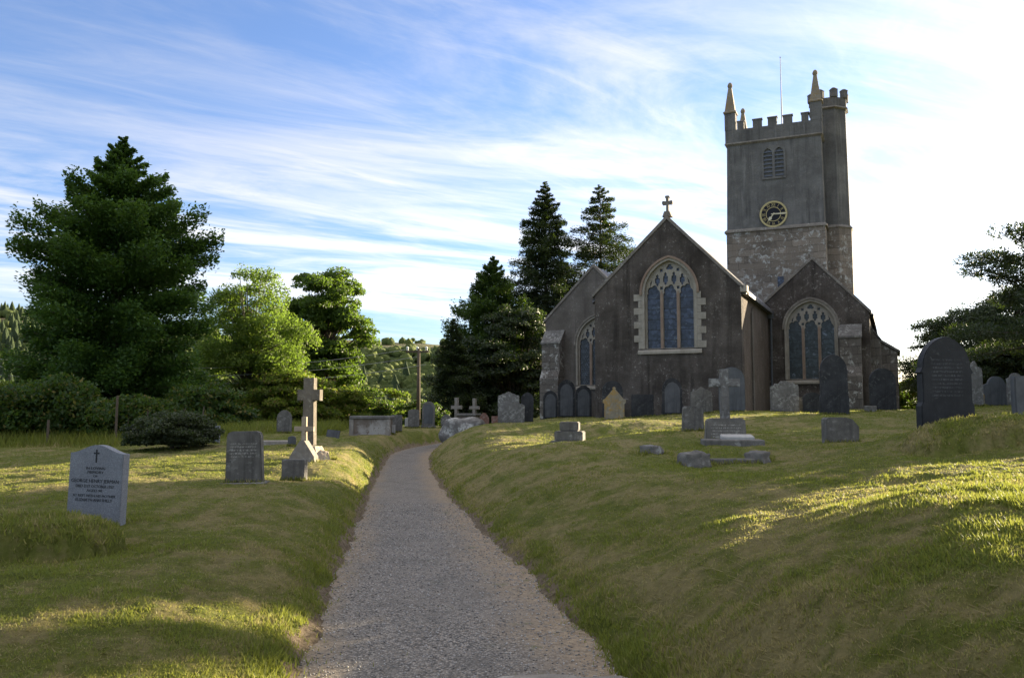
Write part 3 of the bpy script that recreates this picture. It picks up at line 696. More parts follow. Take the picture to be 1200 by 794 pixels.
bm = bmesh.new(); bx(bm, tu0+.5, tu1-.5, tv0+.5, tv1-.5, zcor+.25, zcor+.5); ch('tower_roof', bm_mesh(bm, 'tower_roof'), 'lead')
nm_ = 5; span = tu1-tu0-1.5
for side in range(4):
    for kx in range(nm_):
        c = .75+span*(kx+.5)/nm_; hw = span/nm_*.29 if kx in (1,2,3) else span/nm_*.22; c += {0: -.12, 4: .12}.get(kx, 0)
        bm = bmesh.new()
        if side < 2:
            y0 = tv0+.02 if side == 0 else tv1-.02-th_
            bx(bm, tu0+c-hw, tu0+c+hw, y0, y0+th_, zcren+.002, zmer); prism_x(bm, [(y0-.05, zmer+.002), (y0+th_+.05, zmer+.002), (y0+th_*.7, zmer+.12), (y0+th_*.3, zmer+.12)], tu0+c-hw-.05, tu0+c+hw+.05)
        else:
            x0 = tu0+.02 if side == 2 else tu1-.02-th_
            bx(bm, x0, x0+th_, tv0+c-hw, tv0+c+hw, zcren+.002, zmer); prism(bm, [(x0-.05, zmer+.002), (x0+th_+.05, zmer+.002), (x0+th_*.7, zmer+.12), (x0+th_*.3, zmer+.12)], tv0+c-hw-.05, tv0+c+hw+.05)
        ch('merlon', bm_mesh(bm, 'merlon'), 'tower_cast')
for pu, pv in ((tu0+.40, tv0+.40), (tu1-.40, tv0+.40), (tu0+.40, tv1-.40), (tu1-.40, tv1-.40)):
    bm = bmesh.new(); b = .40; z1 = zmer+.75
    bx(bm, pu-b, pu+b, pv-b, pv+b, zcren+.003, z1)
    p = ch('pinnacle', bm_mesh(bm, 'pinnacle'), 'tower_cast')
    bm = bmesh.new(); s2 = math.sqrt(2)
    lathe(bm, [(.47*s2, z1+.002), (.49*s2, z1+.10), (.38*s2, z1+.20), (.13*s2, z1+2.05), (.09*s2, z1+2.12)], 4, (pu, pv), math.pi/4)
    lathe(bm, [(.08, z1+2.0), (.18, z1+2.18), (.20, z1+2.28), (.17, z1+2.38), (.11, z1+2.48), (.03, z1+2.53)], 10, (pu, pv))
    ch('finial', bm_mesh(bm, 'finial'), 'pinnacle', p)
# stair turret
tcx, tcy, tr = 5.32, 30.3, 1.42; zt_top = zc(134, tcx, tcy); zt_b = zc(121, tcx, tcy); zt_m = zc(113, tcx, tcy)
zt_s = zc(272, tcx, tcy)
bm = bmesh.new(); lathe(bm, [(tr+.10, 0), (tr+.10, zt_s)], 8, (tcx, tcy), math.pi/8); ch('turret_base', bm_mesh(bm, 'turret_base'), 'ashlar')
bm = bmesh.new(); lathe(bm, [(tr+.10, zt_s+.002), (tr+.20, zt_s+.1), (tr+.02, zt_s+.3)], 8, (tcx, tcy), math.pi/8); ch('turret_string', bm_mesh(bm, 'turret_string'), 'coping'); bm = bmesh.new(); lathe(bm, [(tr-.06, zt_top), (tr+.10, zt_top+.08), (tr+.02, zt_top+.2)], 8, (tcx, tcy), math.pi/8)
ch('turret_string', bm_mesh(bm, 'turret_string'), 'coping')
bm = bmesh.new(); lathe(bm, [(tr, zt_s+.302), (tr-.10, zt_top-.003)], 8, (tcx, tcy), math.pi/8); lathe(bm, [(tr-.02, zt_top+.203), (tr-.02, zt_b)], 8, (tcx, tcy), math.pi/8)
tt = ch('turret', bm_mesh(bm, 'turret'), 'tower_cast')
for kx in range(8):
    a = math.pi/8+2*math.pi*kx/8; bm = bmesh.new(); x, y = tcx+math.cos(a)*(tr-.17), tcy+math.sin(a)*(tr-.17)
    lathe(bm, [(.30, zt_b+.002), (.30, zt_m), (.34, zt_m+.03), (.14, zt_m+.18)], 6, (x, y), a); ch('turret_merlon', bm_mesh(bm, 'turret_merlon'), 'tower_cast', tt)
# louvred belfry window
lz0, lz1 = zc(207, tc_, tv0), zc(179, tc_, tv0); lv = tv0+.075
bm = bmesh.new()
ou = arch(.86, lz1, .56, lz0-.16); hs = [arch(.31, lz1-.05, .42, lz0, cx=-.40), arch(.31, lz1-.05, .42, lz0, cx=.40)]
me = plate('belfry_window', ou, hs, .16, .015); shift(me, tc_+.03, lv-.015, 0); bw_ = ch('belfry_window', me, 'tower_cast')
bm = bmesh.new(); bx(bm, tc_-.8, tc_+.8, lv+.068, lv+.09, lz0, lz1+.42); ch('backing', bm_mesh(bm, 'backing'), 'iron', bw_)
for cx in (-.37, .43):
    for q in range(7):
        z = lz0+.05+q*.30
        if z > lz1+.2: continue
        bm = bmesh.new(); prism_x(bm, [(lv-.09, z), (lv+.06, z+.16), (lv+.06, z+.19), (lv-.09, z+.04)], tc_+cx-.32, tc_+cx+.32); ch('louvre', bm_mesh(bm, 'louvre'), 'louvre', bw_)
# clock
ku, kz, kr = 1.50, zc(251, 1.5, tv0), .93; kv = tv0+.02
def ring(r0, r1, n=48): return [(math.cos(2*math.pi*q/n)*r1, math.sin(2*math.pi*q/n)*r1) for q in range(n)], [(math.cos(2*math.pi*q/n)*r0, math.sin(2*math.pi*q/n)*r0) for q in range(n)]
o_, _ = ring(0, kr); me = plate('clock', o_, (), .06); shift(me, ku, kv-.03, kz); clock = ch('clock', me, 'clock_black', label='round black and gold clock face on the tower')
bm = bmesh.new()
for r0, r1, yy in ((.86, .99, -.085), (.50, .545, -.07)):
    o_, i_ = ring(r0, r1); join_bm(bm, shift(plate('r', o_, [i_], .04, .006), ku, kv+yy, kz))
ch('rim', bm_mesh(bm, 'rim'), 'gold', clock)
NUM = ['XII','I','II','III','IV','V','VI','VII','VIII','IX','X','XI']
def text_mesh(txt, size, ext=.004):
    cu = bpy.data.curves.new('t', 'FONT'); cu.body = txt; cu.size = size; cu.extrude = ext; cu.align_x = 'CENTER'; cu.align_y = 'CENTER'; cu.resolution_u = 2
    ob = bpy.data.objects.new('t', cu); COL.objects.link(ob); dg = bpy.context.evaluated_depsgraph_get(); dg.update()
    me = bpy.data.meshes.new_from_object(ob.evaluated_get(dg), depsgraph=dg); bpy.data.objects.remove(ob); bpy.data.curves.remove(cu); me.materials.clear()
    return me
for q, t in enumerate(NUM):
    a = -2*math.pi*q/12; me = text_mesh(t, .40, .012)
    me.transform(Matrix.Diagonal((.62 if len(t) < 4 else .50, .82, 1, 1))); me.transform(Matrix.Translation((0, .70, 0))); me.transform(Matrix.Rotation(a, 4, 'Z'))
    me.transform(Matrix.Rotation(math.pi/2, 4, 'X')); shift(me, ku, kv-.078, kz); ch('numeral', me, 'gold', clock)
def hand(pts, ang, yy, name):
    c, s = math.cos(ang), math.sin(ang); bm = bmesh.new()
    prism(bm, [(ku+x*c+z*s, kz-x*s+z*c) for x, z in pts], kv+yy-.01, kv+yy+.01); ch(name, bm_mesh(bm, name), 'hands', clock)
hand([(-.035,-.16),(.035,-.16),(.05,.5),(.045,.92),(-.045,.92),(-.05,.5)], R(91), -.14, 'minute_hand')
hand([(-.04,-.1),(.04,-.1),(.04,.26),(.12,.34),(.10,.46),(.0,.62),(-.10,.46),(-.12,.34),(-.04,.26)], R(217), -.115, 'hour_hand')
# slit, flagpole
bm = bmesh.new(); bx(bm, tc_+.12, tc_+.55, tv0-.10, tv0+.1, slit_z-.42, slit_z+.42); sl = ch('slit_window', bm_mesh(bm, 'slit_window'), 'glass_blue')
bm = bmesh.new(); fz = zc(68, 1.9, 30.5); tube(bm, [(1.9, 30.5, zcor+.45), (1.9, 30.5, zcor+4.5), (1.9, 30.5, fz)], [.055, .045, .025], 8); lathe(bm, [(.02, fz), (.06, fz+.05), (.02, fz+.1)], 8, (1.9, 30.5))
ch('flagpole', bm_mesh(bm, 'flagpole'), 'pole')

# ------------------------------------------------------------------ graves
GR = 'gravestones in the churchyard'; CRS = 'stone crosses in the churchyard'
def prof(kind, w, h, seed=1):
    rr = random.Random(seed); hw = w/2
    if kind == 'flat': P = [(-hw,0),(hw,0),(hw,h),(-hw,h)]
    elif kind == 'segment': P = [(-hw,0),(hw,0)]+[(hw*math.cos(math.pi*i/16) if 0 < i < 16 else hw*(1 if i == 0 else -1), h*.9+h*.1*math.sin(math.pi*i/16)) for i in range(17)]
    elif kind == 'round': P = [(-hw,0),(hw,0)]+[(hw*math.cos(math.pi*i/18), h-hw+hw*math.sin(math.pi*i/18)) for i in range(19)]
    elif kind == 'low_round': P = [(-hw,0),(hw,0)]+[(hw*math.cos(math.pi*i/18), h-hw*.6+hw*.6*math.sin(math.pi*i/18)) for i in range(19)]
    elif kind == 'gothic': P = [(-hw,0),(hw,0)]+[(x,z) for x,z in arch(hw, h-hw*1.15, hw*1.15)]
    elif kind == 'shoulder_gothic':
        q = hw*.93; P = [(-hw,0),(hw,0),(hw,h*.30),(q,h*.34),(q,h-q*1.35),(hw,h-q*1.30)]+[(x,z) for x,z in arch(q*.97, h-q*1.12, q*1.12)]+[(-hw,h-q*1.30),(-q,h-q*1.35),(-q,h*.34),(-hw,h*.30)]
    elif kind == 'shoulder_round':
        r = hw*.66; P = [(-hw,0),(hw,0),(hw,h-r*1.05),(hw*.86,h-r*.95),(r*1.05,h-r*.9)]+[(r*math.cos(math.pi*i/14), h-r+r*math.sin(math.pi*i/14)) for i in range(1,14)]+[(-r*1.05,h-r*.9),(-hw*.86,h-r*.95),(-hw,h-r*1.05)]
    elif kind == 'ogee':
        P = [(-hw,0),(hw,0),(hw,h*.86),(hw*.9,h*.90),(hw*.72,h*.90),(hw*.55,h*.94),(hw*.32,h*.95),(hw*.16,h*.985),(0,h),(-hw*.16,h*.985),(-hw*.32,h*.95),(-hw*.55,h*.94),(-hw*.72,h*.90),(-hw*.9,h*.90),(-hw,h*.86)]
    elif kind == 'serpentine':
        P = [(-hw,0),(hw,0),(hw,h*.90)]+[(hw*(1-2*i/20), h*.90+h*.10*(.5-.5*math.cos(2*math.pi*i/20))) for i in range(1,20)]+[(-hw,h*.90)]
    elif kind == 'camel':
        P = [(-hw,0),(hw,0),(hw,h*.62),(hw*.95,h*.72),(hw*.82,h*.74),(hw*.72,h*.84),(hw*.55,h*.86),(hw*.42,h*.95),(hw*.15,h),(-hw*.15,h),(-hw*.42,h*.95),(-hw*.55,h*.86),(-hw*.72,h*.84),(-hw*.82,h*.74),(-hw*.95,h*.72),(-hw,h*.62)]
    elif kind == 'rough':
        P = [(-hw,0),(hw,0),(hw,h*.80),(hw*.90,h*.87),(hw*.74,h*.86),(hw*.62,h*.92),(hw*.4,h*.90),(hw*.25,h*.97),(0,h),(-hw*.28,h*.96),(-hw*.42,h*.90),(-hw*.7,h*.91),(-hw*.8,h*.85),(-hw,h*.82)]
        P = [(x*(1+rr.uniform(-.04,.04)), z*(1+rr.uniform(-.025,.025)) if z else 0) for x, z in P]
    elif kind == 'house':
        P = [(-hw*.86,0),(hw*.86,0),(hw*.86,h*.50),(hw,h*.53),(hw*.98,h*.62),(hw*.80,h*.64),(hw*.16,h*.90),(hw*.10,h*.93),(hw*.16,h*.96),(0,h),(-hw*.16,h*.96),(-hw*.10,h*.93),(-hw*.16,h*.90),(-hw*.80,h*.64),(-hw*.98,h*.62),(-hw,h*.53),(-hw*.86,h*.50)]
    elif kind == 'stepped':
        P = [(-hw,0),(hw,0),(hw,h*.62),(hw*.7,h*.66),(hw*.66,h*.92),(hw*.4,h),(-hw*.4,h),(-hw*.66,h*.92),(-hw*.7,h*.66),(-hw,h*.62)]
    elif kind == 'tapered': P = [(-hw,0),(hw,0),(hw*.92,h*.90),(hw*.84,h*.97),(hw*.66,h),(-hw*.66,h),(-hw*.84,h*.97),(-hw*.92,h*.90)]
    elif kind == 'clipped': P = [(-hw,0),(hw,0),(hw,h*.66),(hw*.62,h*.93),(hw*.2,h),(-hw*.85,h),(-hw,h*.93)]
    elif kind == 'cross':
        t = w*.17; P = [(-t,0),(t,0),(t,h*.58),(hw,h*.58),(hw,h*.58+2*t),(t,h*.58+2*t),(t,h),(-t,h),(-t,h*.58+2*t),(-hw,h*.58+2*t),(-hw,h*.58),(-t,h*.58)]
    return P
BASES = []
def place(o, px, Y, rz=0.0, lean=0.0, tilt=0.0, sink=.06, foot=None):
    X, Yy, z = spot(px, Y); BASES.append((X, Yy, rz, foot or .35)); o.location = (X, Yy, z-sink); o.rotation_euler = (tilt, lean, rz); return o
def headstone(px, Y, wpx, hpx, kind, mat, label, name='headstone', th=.11, rz=0.0, lean=0.0, tilt=0.0, plinth=None, group=GR, cat='gravestone', sink=.06, panel=None, bev=.014):
    w_, h_ = wpx*Y/F/max(.5, math.cos(rz)), hpx*Y/F+sink
    me = plate(name, prof(kind, w_, h_, int(px)), (), th, bev)
    if plinth or panel:
        root = empty(name, (0,0,0)); 
        if plinth:
            pw, ph, pd = plinth; shift(me, 0, 0, ph)
            bm = bmesh.new(); bx(bm, -w_/2*pw, w_/2*pw, -pd/2, pd/2, -.1, ph); bmesh.ops.bevel(bm, geom=bm.edges[:], offset=.012, segments=1, affect='EDGES'); link('plinth', bm_mesh(bm, 'plinth'), M[plinth_mat(mat)], root)
        link('slab', me, M[mat], root)
        if panel: 
            pm = plate('panel', [(x*.72, z*.80+h_*.09) for x, z in prof(panel, w_, h_)], (), .012, .004); shift(pm, 0, -th/2-.006, plinth[1] if plinth else 0); link('panel', pm, M['pale_slate'], root)
        o = root
    else: o = link(name, me, M[mat])
    place(o, px, Y, rz, lean, tilt, sink, w_/2); tag(o, label, cat, group); return o
def plinth_mat(m): return {'grey_granite':'grey_granite'}.get(m, 'granite' if m in ('tan','yellow','granite','lichen') else 'dark_granite')

# left lawn
def memorial():
    root = empty('headstone', (0,0,0)); W_, H_ = .70, .92
    o = link('slab', plate('slab', prof('serpentine', W_, H_), (), .11, .006), M['grey_granite'], root)
    rows = [('IN LOVING', .62, .042), ('MEMORY', .575, .042), ('OF', .532, .036), ('GEORGE HENRY JERMAN', .478, .056), ('DIED 21ST OCTOBER 1957', .42, .045), ('AGED 90', .372, .042), ('AT REST WITH HIS MOTHER', .315, .042), ('ELIZABETH ANN SHILLY', .268, .045)]
    for t, z, sz in rows:
        me = text_mesh(t, sz, .001); wd = max(v.co.x for v in me.vertices)*2; lim = {'GEORGE HENRY JERMAN': .62, 'DIED 21ST OCTOBER 1957': .50, 'AT REST WITH HIS MOTHER': .56, 'ELIZABETH ANN SHILLY': .48}.get(t, .25)
        sx = min(1.25, lim/wd); me.transform(Matrix.Diagonal((sx, 1, 1, 1))); me.transform(Matrix.Rotation(math.pi/2, 4, 'X')); shift(me, 0, -.057, z+.04); link('inscription', me, M['iron'], o)
    c = plate('cross_emblem', [(-.008,0),(.008,0),(.008,.095),(.036,.095),(.036,.111),(.008,.111),(.008,.145),(-.008,.145),(-.008,.111),(-.036,.111),(-.036,.095),(-.008,.095)], (), .004); shift(c, 0, -.057, .725); link('cross_emblem', c, M['iron'], o)
    place(root, 112, 9.7, R(-14), R(1.0), R(-1), .05, .35); tag(root, 'pale grey granite headstone with black cross and lettering, curved top', 'gravestone', GR)
memorial()
headstone(287, 14, 43, 54, 'tapered', 'inscribed_granite', 'dark squat headstone with rounded shoulders on a thin slab, left of the path', th=.16, plinth=(1.12, .07, .5), lean=R(-1))
headstone(345, 15.4, 27, 24, 'flat', 'dark_granite', 'small square dark stone block in the grass in front of the crosses', th=.2, rz=R(-6))
def cross(px, Y, wpx, hpx, mat, label, base=None, rz=0.0, lean=0.0, th=.14, arm=.17, cut=.58, group=CRS, zoff=0.0):
    root = empty('stone_cross', (0,0,0)); w_, h_ = wpx*Y/F, hpx*Y/F; t = w_*arm; hw = w_/2; c = h_*cut; bz = 0.0
    if base:
        bme, bmat, bz = base(Y); link('base', bme, M[bmat], root)
    P = [(-t*1.12,bz),(t*1.12,bz),(t,bz+c),(hw,bz+c),(hw,bz+c+2*t),(t,bz+c+2*t),(t,bz+h_),(-t,bz+h_),(-t,bz+c+2*t),(-hw,bz+c+2*t),(-hw,bz+c),(-t,bz+c)]
    link('shaft', plate('shaft', P, (), th, .016), M[mat], root); place(root, px, Y, rz, lean); root.location.z += zoff; tag(root, label, 'cross', group); return root
def rock_base(w_, h_, d_, mat, seed, slope=.35, n=3):
    def f(Y):
        bm = bmesh.new(); bmesh.ops.create_cube(bm, size=1); bmesh.ops.subdivide_edges(bm, edges=bm.edges[:], cuts=n, use_grid_fill=True); rr = random.Random(seed)
        for v in bm.verts:
            k = 1-slope*(v.co.z+.5)
            v.co = Vector((v.co.x*w_*k*rr.uniform(.93,1.05), v.co.y*d_*k*rr.uniform(.93,1.05), (v.co.z+.5)*h_*rr.uniform(.94,1.03)-.08))
        return bm_mesh(bm, 'base'), mat, h_*.86
    return f
def gable_base(w_, h_, d_):
    def f(Y):
        return plate('base', [(-w_/2,-.1),(w_/2,-.1),(w_/2*.98,h_*.36),(w_*.09,h_),(-w_*.09,h_),(-w_/2*.98,h_*.36)], (), d_, .015), 'granite', h_*.98
    return f
cross(362, 20.0, 28, 78, 'cross_granite', 'tall thick-armed stone cross on rough rock base, beside the path bend', rock_base(.75,.42,.6,'tan',3), R(-12), arm=.23, cut=.66, th=.2)
cross(356, 18.2, 24, 28, 'tan', 'thin small cross on a gabled base in front of the tall cross', gable_base(.56, .52, .26), R(-10), arm=.12, cut=.40, th=.10)
b = link('stone_block', rock_base(.55,.34,.6,'tan',9,.7)(0)[0], M['tan']); place(b, 376, 19.3, R(20), R(18)); tag(b, 'sloping rough tan rock at the right foot of the tall cross', 'stone')
headstone(333, 30, 17, 27, 'gothic', 'dark_granite', 'dark pointed headstone before the sunny shrubs, left of the tall cross', rz=R(8))
def ledger(px, Y, L_, W_, H_, mat, label, rz=0.0, tilt=0.0, name='ledger_stone', lean=0.0, sink=.05):
    bm = bmesh.new(); bx(bm, -L_/2, L_/2, -W_/2, W_/2, 0, H_); bmesh.ops.bevel(bm, geom=bm.edges[:], offset=.02, segments=1, affect='EDGES')
    o = link(name, bm_mesh(bm, name), M[mat]); place(o, px, Y, rz, lean, tilt, sink); tag(o, label, 'grave slab', 'flat grave slabs'); return o
ledger(312, 26, 1.7, .7, .17, 'granite', 'long low stone slab lying behind the dark squat headstone', R(4))
headstone(342, 25, 9, 11, 'low_round', 'pale_slate', 'tiny grey footstone at the right end of the long low slab', th=.1)
headstone(227, 29.5, 27, 30, 'stepped', 'pale_slate', 'grey stepped-top headstone rising behind the low dark bush', th=.16, sink=.02)
headstone(251, 28, 13, 21, 'flat', 'grey_granite', 'narrow blue-grey headstone at the right edge of the low dark bush', rz=R(-18))
headstone(389, 33, 15, 12, 'flat', 'pale_slate', 'small leaning pale slab between the crosses and the chest tomb', lean=R(6), tilt=R(-12))
def chest(px, Y, wpx, hpx, dep, label, mat='tan', rz=0.0, pil=True):
    root = empty('chest_tomb', (0,0,0)); w_, h_ = wpx*Y/F, hpx*Y/F
    bm = bmesh.new(); bx(bm, -w_/2*.93, w_/2*.93, -dep/2*.9, dep/2*.9, -.1, h_*.84); link('chest', bm_mesh(bm, 'chest'), M[mat], root)
    bm = bmesh.new(); bx(bm, -w_/2*1.03, w_/2*1.03, -dep/2*1.05, dep/2*1.05, h_*.842, h_); bmesh.ops.bevel(bm, geom=bm.edges[:], offset=.025, segments=1, affect='EDGES'); link('top_slab', bm_mesh(bm, 'top_slab'), M['lichen'], root)
    if pil:
        for sx in (-1, 1):
            bm = bmesh.new(); x = sx*w_/2*.93; bx(bm, x-.09, x+.09, -dep/2*.9-.03, -dep/2*.9+.12, -.1, h_*.838); link('corner_post', bm_mesh(bm, 'corner_post'), M['granite'], root)
    bm = bmesh.new(); bx(bm, -w_/2*1.0, w_/2*1.0, -dep/2, dep/2, -.12, .06); link('plinth', bm_mesh(bm, 'plinth'), M['granite'], root)
    place(root, px, Y, rz); tag(root, label, 'tomb', 'chest tombs'); return root
chest(436, 36, 46, 23, .9, 'wide chest tomb with patchy pale side under a dark slab, left of path', 'patchy', rz=R(-6))
headstone(465, 37.5, 12, 20, 'flat', 'dark_granite', 'plain upright stone just right of the wide chest tomb', th=.16)
headstone(461, 36.2, 4, 11, 'flat', 'white_marble', 'short pale stone post at the right foot of the wide chest tomb', th=.12, name='stone_post', cat='post')
headstone(485, 42, 13, 22, 'segment', 'dark_granite', 'dark slab-sided headstone right in front of the utility pole', lean=R(-1))
headstone(477, 43, 5, 12, 'low_round', 'white_marble', 'small pale stone peeping out left of the pole headstone', th=.1)
headstone(502, 42, 15, 27, 'round', 'dark_granite', 'dark round-headed headstone on a plinth, right of the utility pole', panel='round', plinth=(1.15,.16,.3))
headstone(523, 44, 13, 15, 'camel', 'lichen', 'small lichened headstone with a scalloped top before the dark conifer', th=.12)
cross(535, 45, 14, 35, 'granite', 'left one of two small crosses rising over the brown chest tomb', None, arm=.15, cut=.62, th=.16, rz=R(-30), zoff=.0)
cross(556, 45.5, 13, 34, 'granite', 'right one of two small crosses rising over the brown chest tomb', None, arm=.15, cut=.62, th=.16, rz=R(-30), zoff=.0)
chest(549, 43, 24, 18, .8, 'brown chest tomb with overhanging dark slab behind the lichened boulder', 'brown_tomb', R(-18), False)
headstone(567, 45, 12, 16, 'camel', 'red_stone', 'reddish scalloped headstone right of the brown chest tomb', th=.12)
headstone(562, 43.5, 5, 8, 'low_round', 'white_marble', 'tiny pale stone at the right foot of the brown chest tomb', th=.1)
def boulder(px, Y, w_, d_, h_, mat, label, seed, rz=0.0, sink=.1, name='boulder'):
    bm = bmesh.new(); bmesh.ops.create_cube(bm, size=1); bmesh.ops.subdivide_edges(bm, edges=bm.edges[:], cuts=6, use_grid_fill=True); rr = random.Random(seed)
    from mathutils import noise as mn
    for v in bm.verts:
        p = v.co.normalized()*.62*.45+v.co*.55; p *= 1.55
        q = 1+.22*mn.noise(v.co*2.3+Vector((seed,0,0)))+.10*mn.noise(v.co*6+Vector((0,seed,0)))
        v.co = Vector((p.x*w_*q/1.25, p.y*d_*q/1.25, (p.z*h_/1.25*q)+h_*.45))
    o = link(name, bm_mesh(bm, name, True), M[mat]); place(o, px, Y, rz, 0, 0, sink); tag(o, label, 'boulder', 'boulders in the grass'); return o
boulder(543, 36.3, 1.35, .95, .86, 'boulder', 'big white-lichened boulder at the end of the right bank by the path', 5, R(-10), .16)

# right lawn, far
headstone(596, 37.5, 25, 39, 'ogee', 'lichen', 'tall pale shaped-top headstone in front of the dark conifers', th=.14)
headstone(605, 36, 19, 27, 'rough', 'lichen', 'shorter rough headstone standing before the tall pale shaped-top one', th=.14, lean=R(1.5))
headstone(617, 38.2, 15, 36, 'gothic', 'dark_slate', 'dark slate pointed headstone right of the pale shaped-top one', lean=R(2))
headstone(580, 38.5, 8, 17, 'flat', 'red_stone', 'narrow reddish stone left of the tall pale shaped-top headstone', th=.14)
for px, wpx, hpx, lb, Yq in ((645, 17, 33, 'leftmost of three slate headstones under the left aisle buttress, round-shouldered', 46.6), (664, 20, 45, 'tallest pale-edged middle one of three pointed slates by the left aisle', 46.4), (684, 19, 38, 'rightmost of three slate headstones below the left aisle window', 46.2)):
    headstone(px, Yq, wpx, hpx, 'gothic', 'dark_slate', lb, th=.1, panel='gothic')
headstone(718, 36.2, 24, 44, 'round', 'dark_slate', 'black round-topped headstone against the chancel wall behind the yellow gabled stone', th=.1)
headstone(753, 35.6, 26, 26, 'flat', 'dark_slate', 'low wide black headstone against the chancel wall below the east window', th=.12)
headstone(788, 34.8, 25, 43, 'shoulder_gothic', 'dark_slate', 'dark pointed headstone with pale centre below the east window', th=.1, panel='gothic')
headstone(822, 34, 25, 30, 'rough', 'dark_granite', 'wide ragged dark headstone left of the white-grey cross at the chancel corner', th=.14)
headstone(858, 33.4, 29, 52, 'round', 'pale_slate', 'tall round-topped slate with a sunlit edge at the chancel corner behind the cross', th=.12, rz=R(-14))
headstone(720, 30, 27, 38, 'house', 'yellow', 'yellow-lichened gabled stone with a knob finial on the lit grass', th=.22, rz=R(-6))
def pedestal():
    root = empty('stepped_pedestal', (0,0,0)); Y = 24
    for i, (wpx, z0, z1) in enumerate(((44, -.12, .17), (33, .172, .44), (22, .442, .70))):
        w_ = wpx*Y/F; bm = bmesh.new(); bx(bm, -w_/2, w_/2, -w_/2*.8, w_/2*.8, z0, z1); bmesh.ops.bevel(bm, geom=bm.edges[:], offset=.025, segments=2, affect='EDGES'); link('step', bm_mesh(bm, 'step'), M['dark_granite'], root)
    place(root, 668, Y, R(-12)); tag(root, 'three-step dark stone pedestal of a lost cross on the bank', 'pedestal', None)
pedestal()
headstone(812, 20, 25, 29, 'tapered', 'dark_granite', 'small dark blocky headstone left of the white-grey cross', th=.2)
def cross_plaque(w_, h_, d_):
    def f(Y): return plate('base', prof('tapered', w_, h_), (), d_, .02), 'inscribed_base', h_*.97
    return f
cross(850, 18.2, 35, 58, 'lichen', 'slim pale lichened cross on an inscribed tapering block near the chancel corner', cross_plaque(.86,.53,.34), R(-6), arm=.14, cut=.64, th=.16)
ledger(864, 17.0, .62, .45, .10, 'white_marble', 'small pale slab with a vase hole raised before the slim pale cross', R(-8), R(4), 'grave_slab', sink=-.10)
ledger(858, 16.9, 1.15, .60, .17, 'dark_granite', 'dark low slab under the small pale slab before the slim cross', R(-4), 0, sink=.06)
boulder(812, 14, .36, .34, .30, 'dark_granite', 'rounded dark corner stone at the left end of the sunken grave', 11, .3)
boulder(888, 14.6, .32, .28, .26, 'dark_granite', 'rounded grey corner stone at the right end of the sunken grave', 12, .9)
ledger(850, 14.45, 1.0, .16, .12, 'dark_granite', 'dark kerb strip between the two rounded corner stones', R(0), 0, 'grave_kerb', sink=.02)
boulder(763, 15.2, .22, .30, .22, 'lichen', 'half-buried pale stone left of the sunken grave', 14, .5)
headstone(985, 16, 39, 28, 'clipped', 'dark_granite', 'low dark stone block with a clipped corner before the big pointed slate', th=.24, rz=R(4))
headstone(920, 33.5, 33, 38, 'rough', 'lichen', 'pale rough lichened headstone with ragged top at the downpipe', th=.16)
headstone(939, 33.8, 9, 17, 'low_round', 'dark_granite', 'little dark stub touching the right side of the pale rough headstone', th=.14)
headstone(952, 33, 21, 24, 'low_round', 'dark_slate', 'low dark stone between the pale rough headstone and the big pointed slate', th=.14)
headstone(978, 26.5, 34, 70, 'shoulder_gothic', 'dark_slate', 'big dark shouldered pointed slate before the right aisle window', th=.13)
headstone(1035, 33, 31, 51, 'round', 'dark_slate', 'dark round-topped slate with pale rim below the right aisle corner', th=.12)
b = ledger(1020, 31, .36, .3, .28, 'dark_granite', 'small dark block left of the round slate by the aisle corner', name='stone_block')
# right foreground
headstone(1109, 13.5, 68, 111, 'shoulder_gothic', 'inscribed_slate', 'largest near-black headstone behind the grass mound at right', th=.16, rz=R(10))
headstone(1143, 29, 17, 52, 'rough', 'lichen', 'tall pale lichened stone peeping out right of the largest black headstone', th=.16)
headstone(1153, 30, 8, 16, 'house', 'yellow', 'small yellowish stone in the gap right of the largest black headstone', th=.12)
headstone(1168, 30, 30, 36, 'shoulder_round', 'pale_slate', 'grey round-headed shouldered headstone before the dark yew', th=.14)
headstone(1191, 29, 19, 40, 'shoulder_round', 'lichen', 'pale headstone at the picture edge behind the plain slab', th=.14)
headstone(1204, 13.5, 32, 64, 'flat', 'pale_slate', 'plain grey-brown slab cut by the right picture edge', th=.12, rz=R(6))
b = boulder(668, 5.16, .62, .26, .05, 'granite', 'flat slab of stone bedded in the gravel at the bottom of the path', 21, 0, .0, 'paving_stone')
b.location.z = float(pathz(5.16))-.012; b.location.x = float(pathc(5.16))+.62; b['category'] = 'stone'; del b['group']

# ------------------------------------------------------------------ foliage
def unit(v): return v/np.maximum(np.linalg.norm(v, axis=-1, keepdims=True), 1e-9)
def cards(P, size, aspect=.6, nrm=None, along=None, flat=0.0, v=None, jit=.35):
    """diamond leaves: P centres, size length"""
    n = len(P); size = np.broadcast_to(size, (n,))*(1+rng.uniform(-jit, jit, n))
    t = rng.normal(size=(n, 3)) if along is None else along+rng.normal(size=(n, 3))*.45
    t = unit(t); q = rng.normal(size=(n, 3))
    if flat: q = q*(1-flat)+np.array([0, 0, 1.])*flat*1.6
    if nrm is not None: q = q*.75+nrm
    b = unit(np.cross(t, q)); a = t*size[:,None]*.5; bb = b*(size*aspect)[:,None]*.5
    V = np.stack([P-a, P-a*.1+bb, P+a, P-a*.1-bb], 1).reshape(-1, 3)
    Fc = np.arange(4*n).reshape(n, 4)
    vv = np.clip(rng.normal(.5, .22, n) if v is None else v+rng.normal(0, .15, n), 0, 1)
    return V, Fc, np.repeat(vv, 4), np.repeat(rng.uniform(0, 1, n), 4)
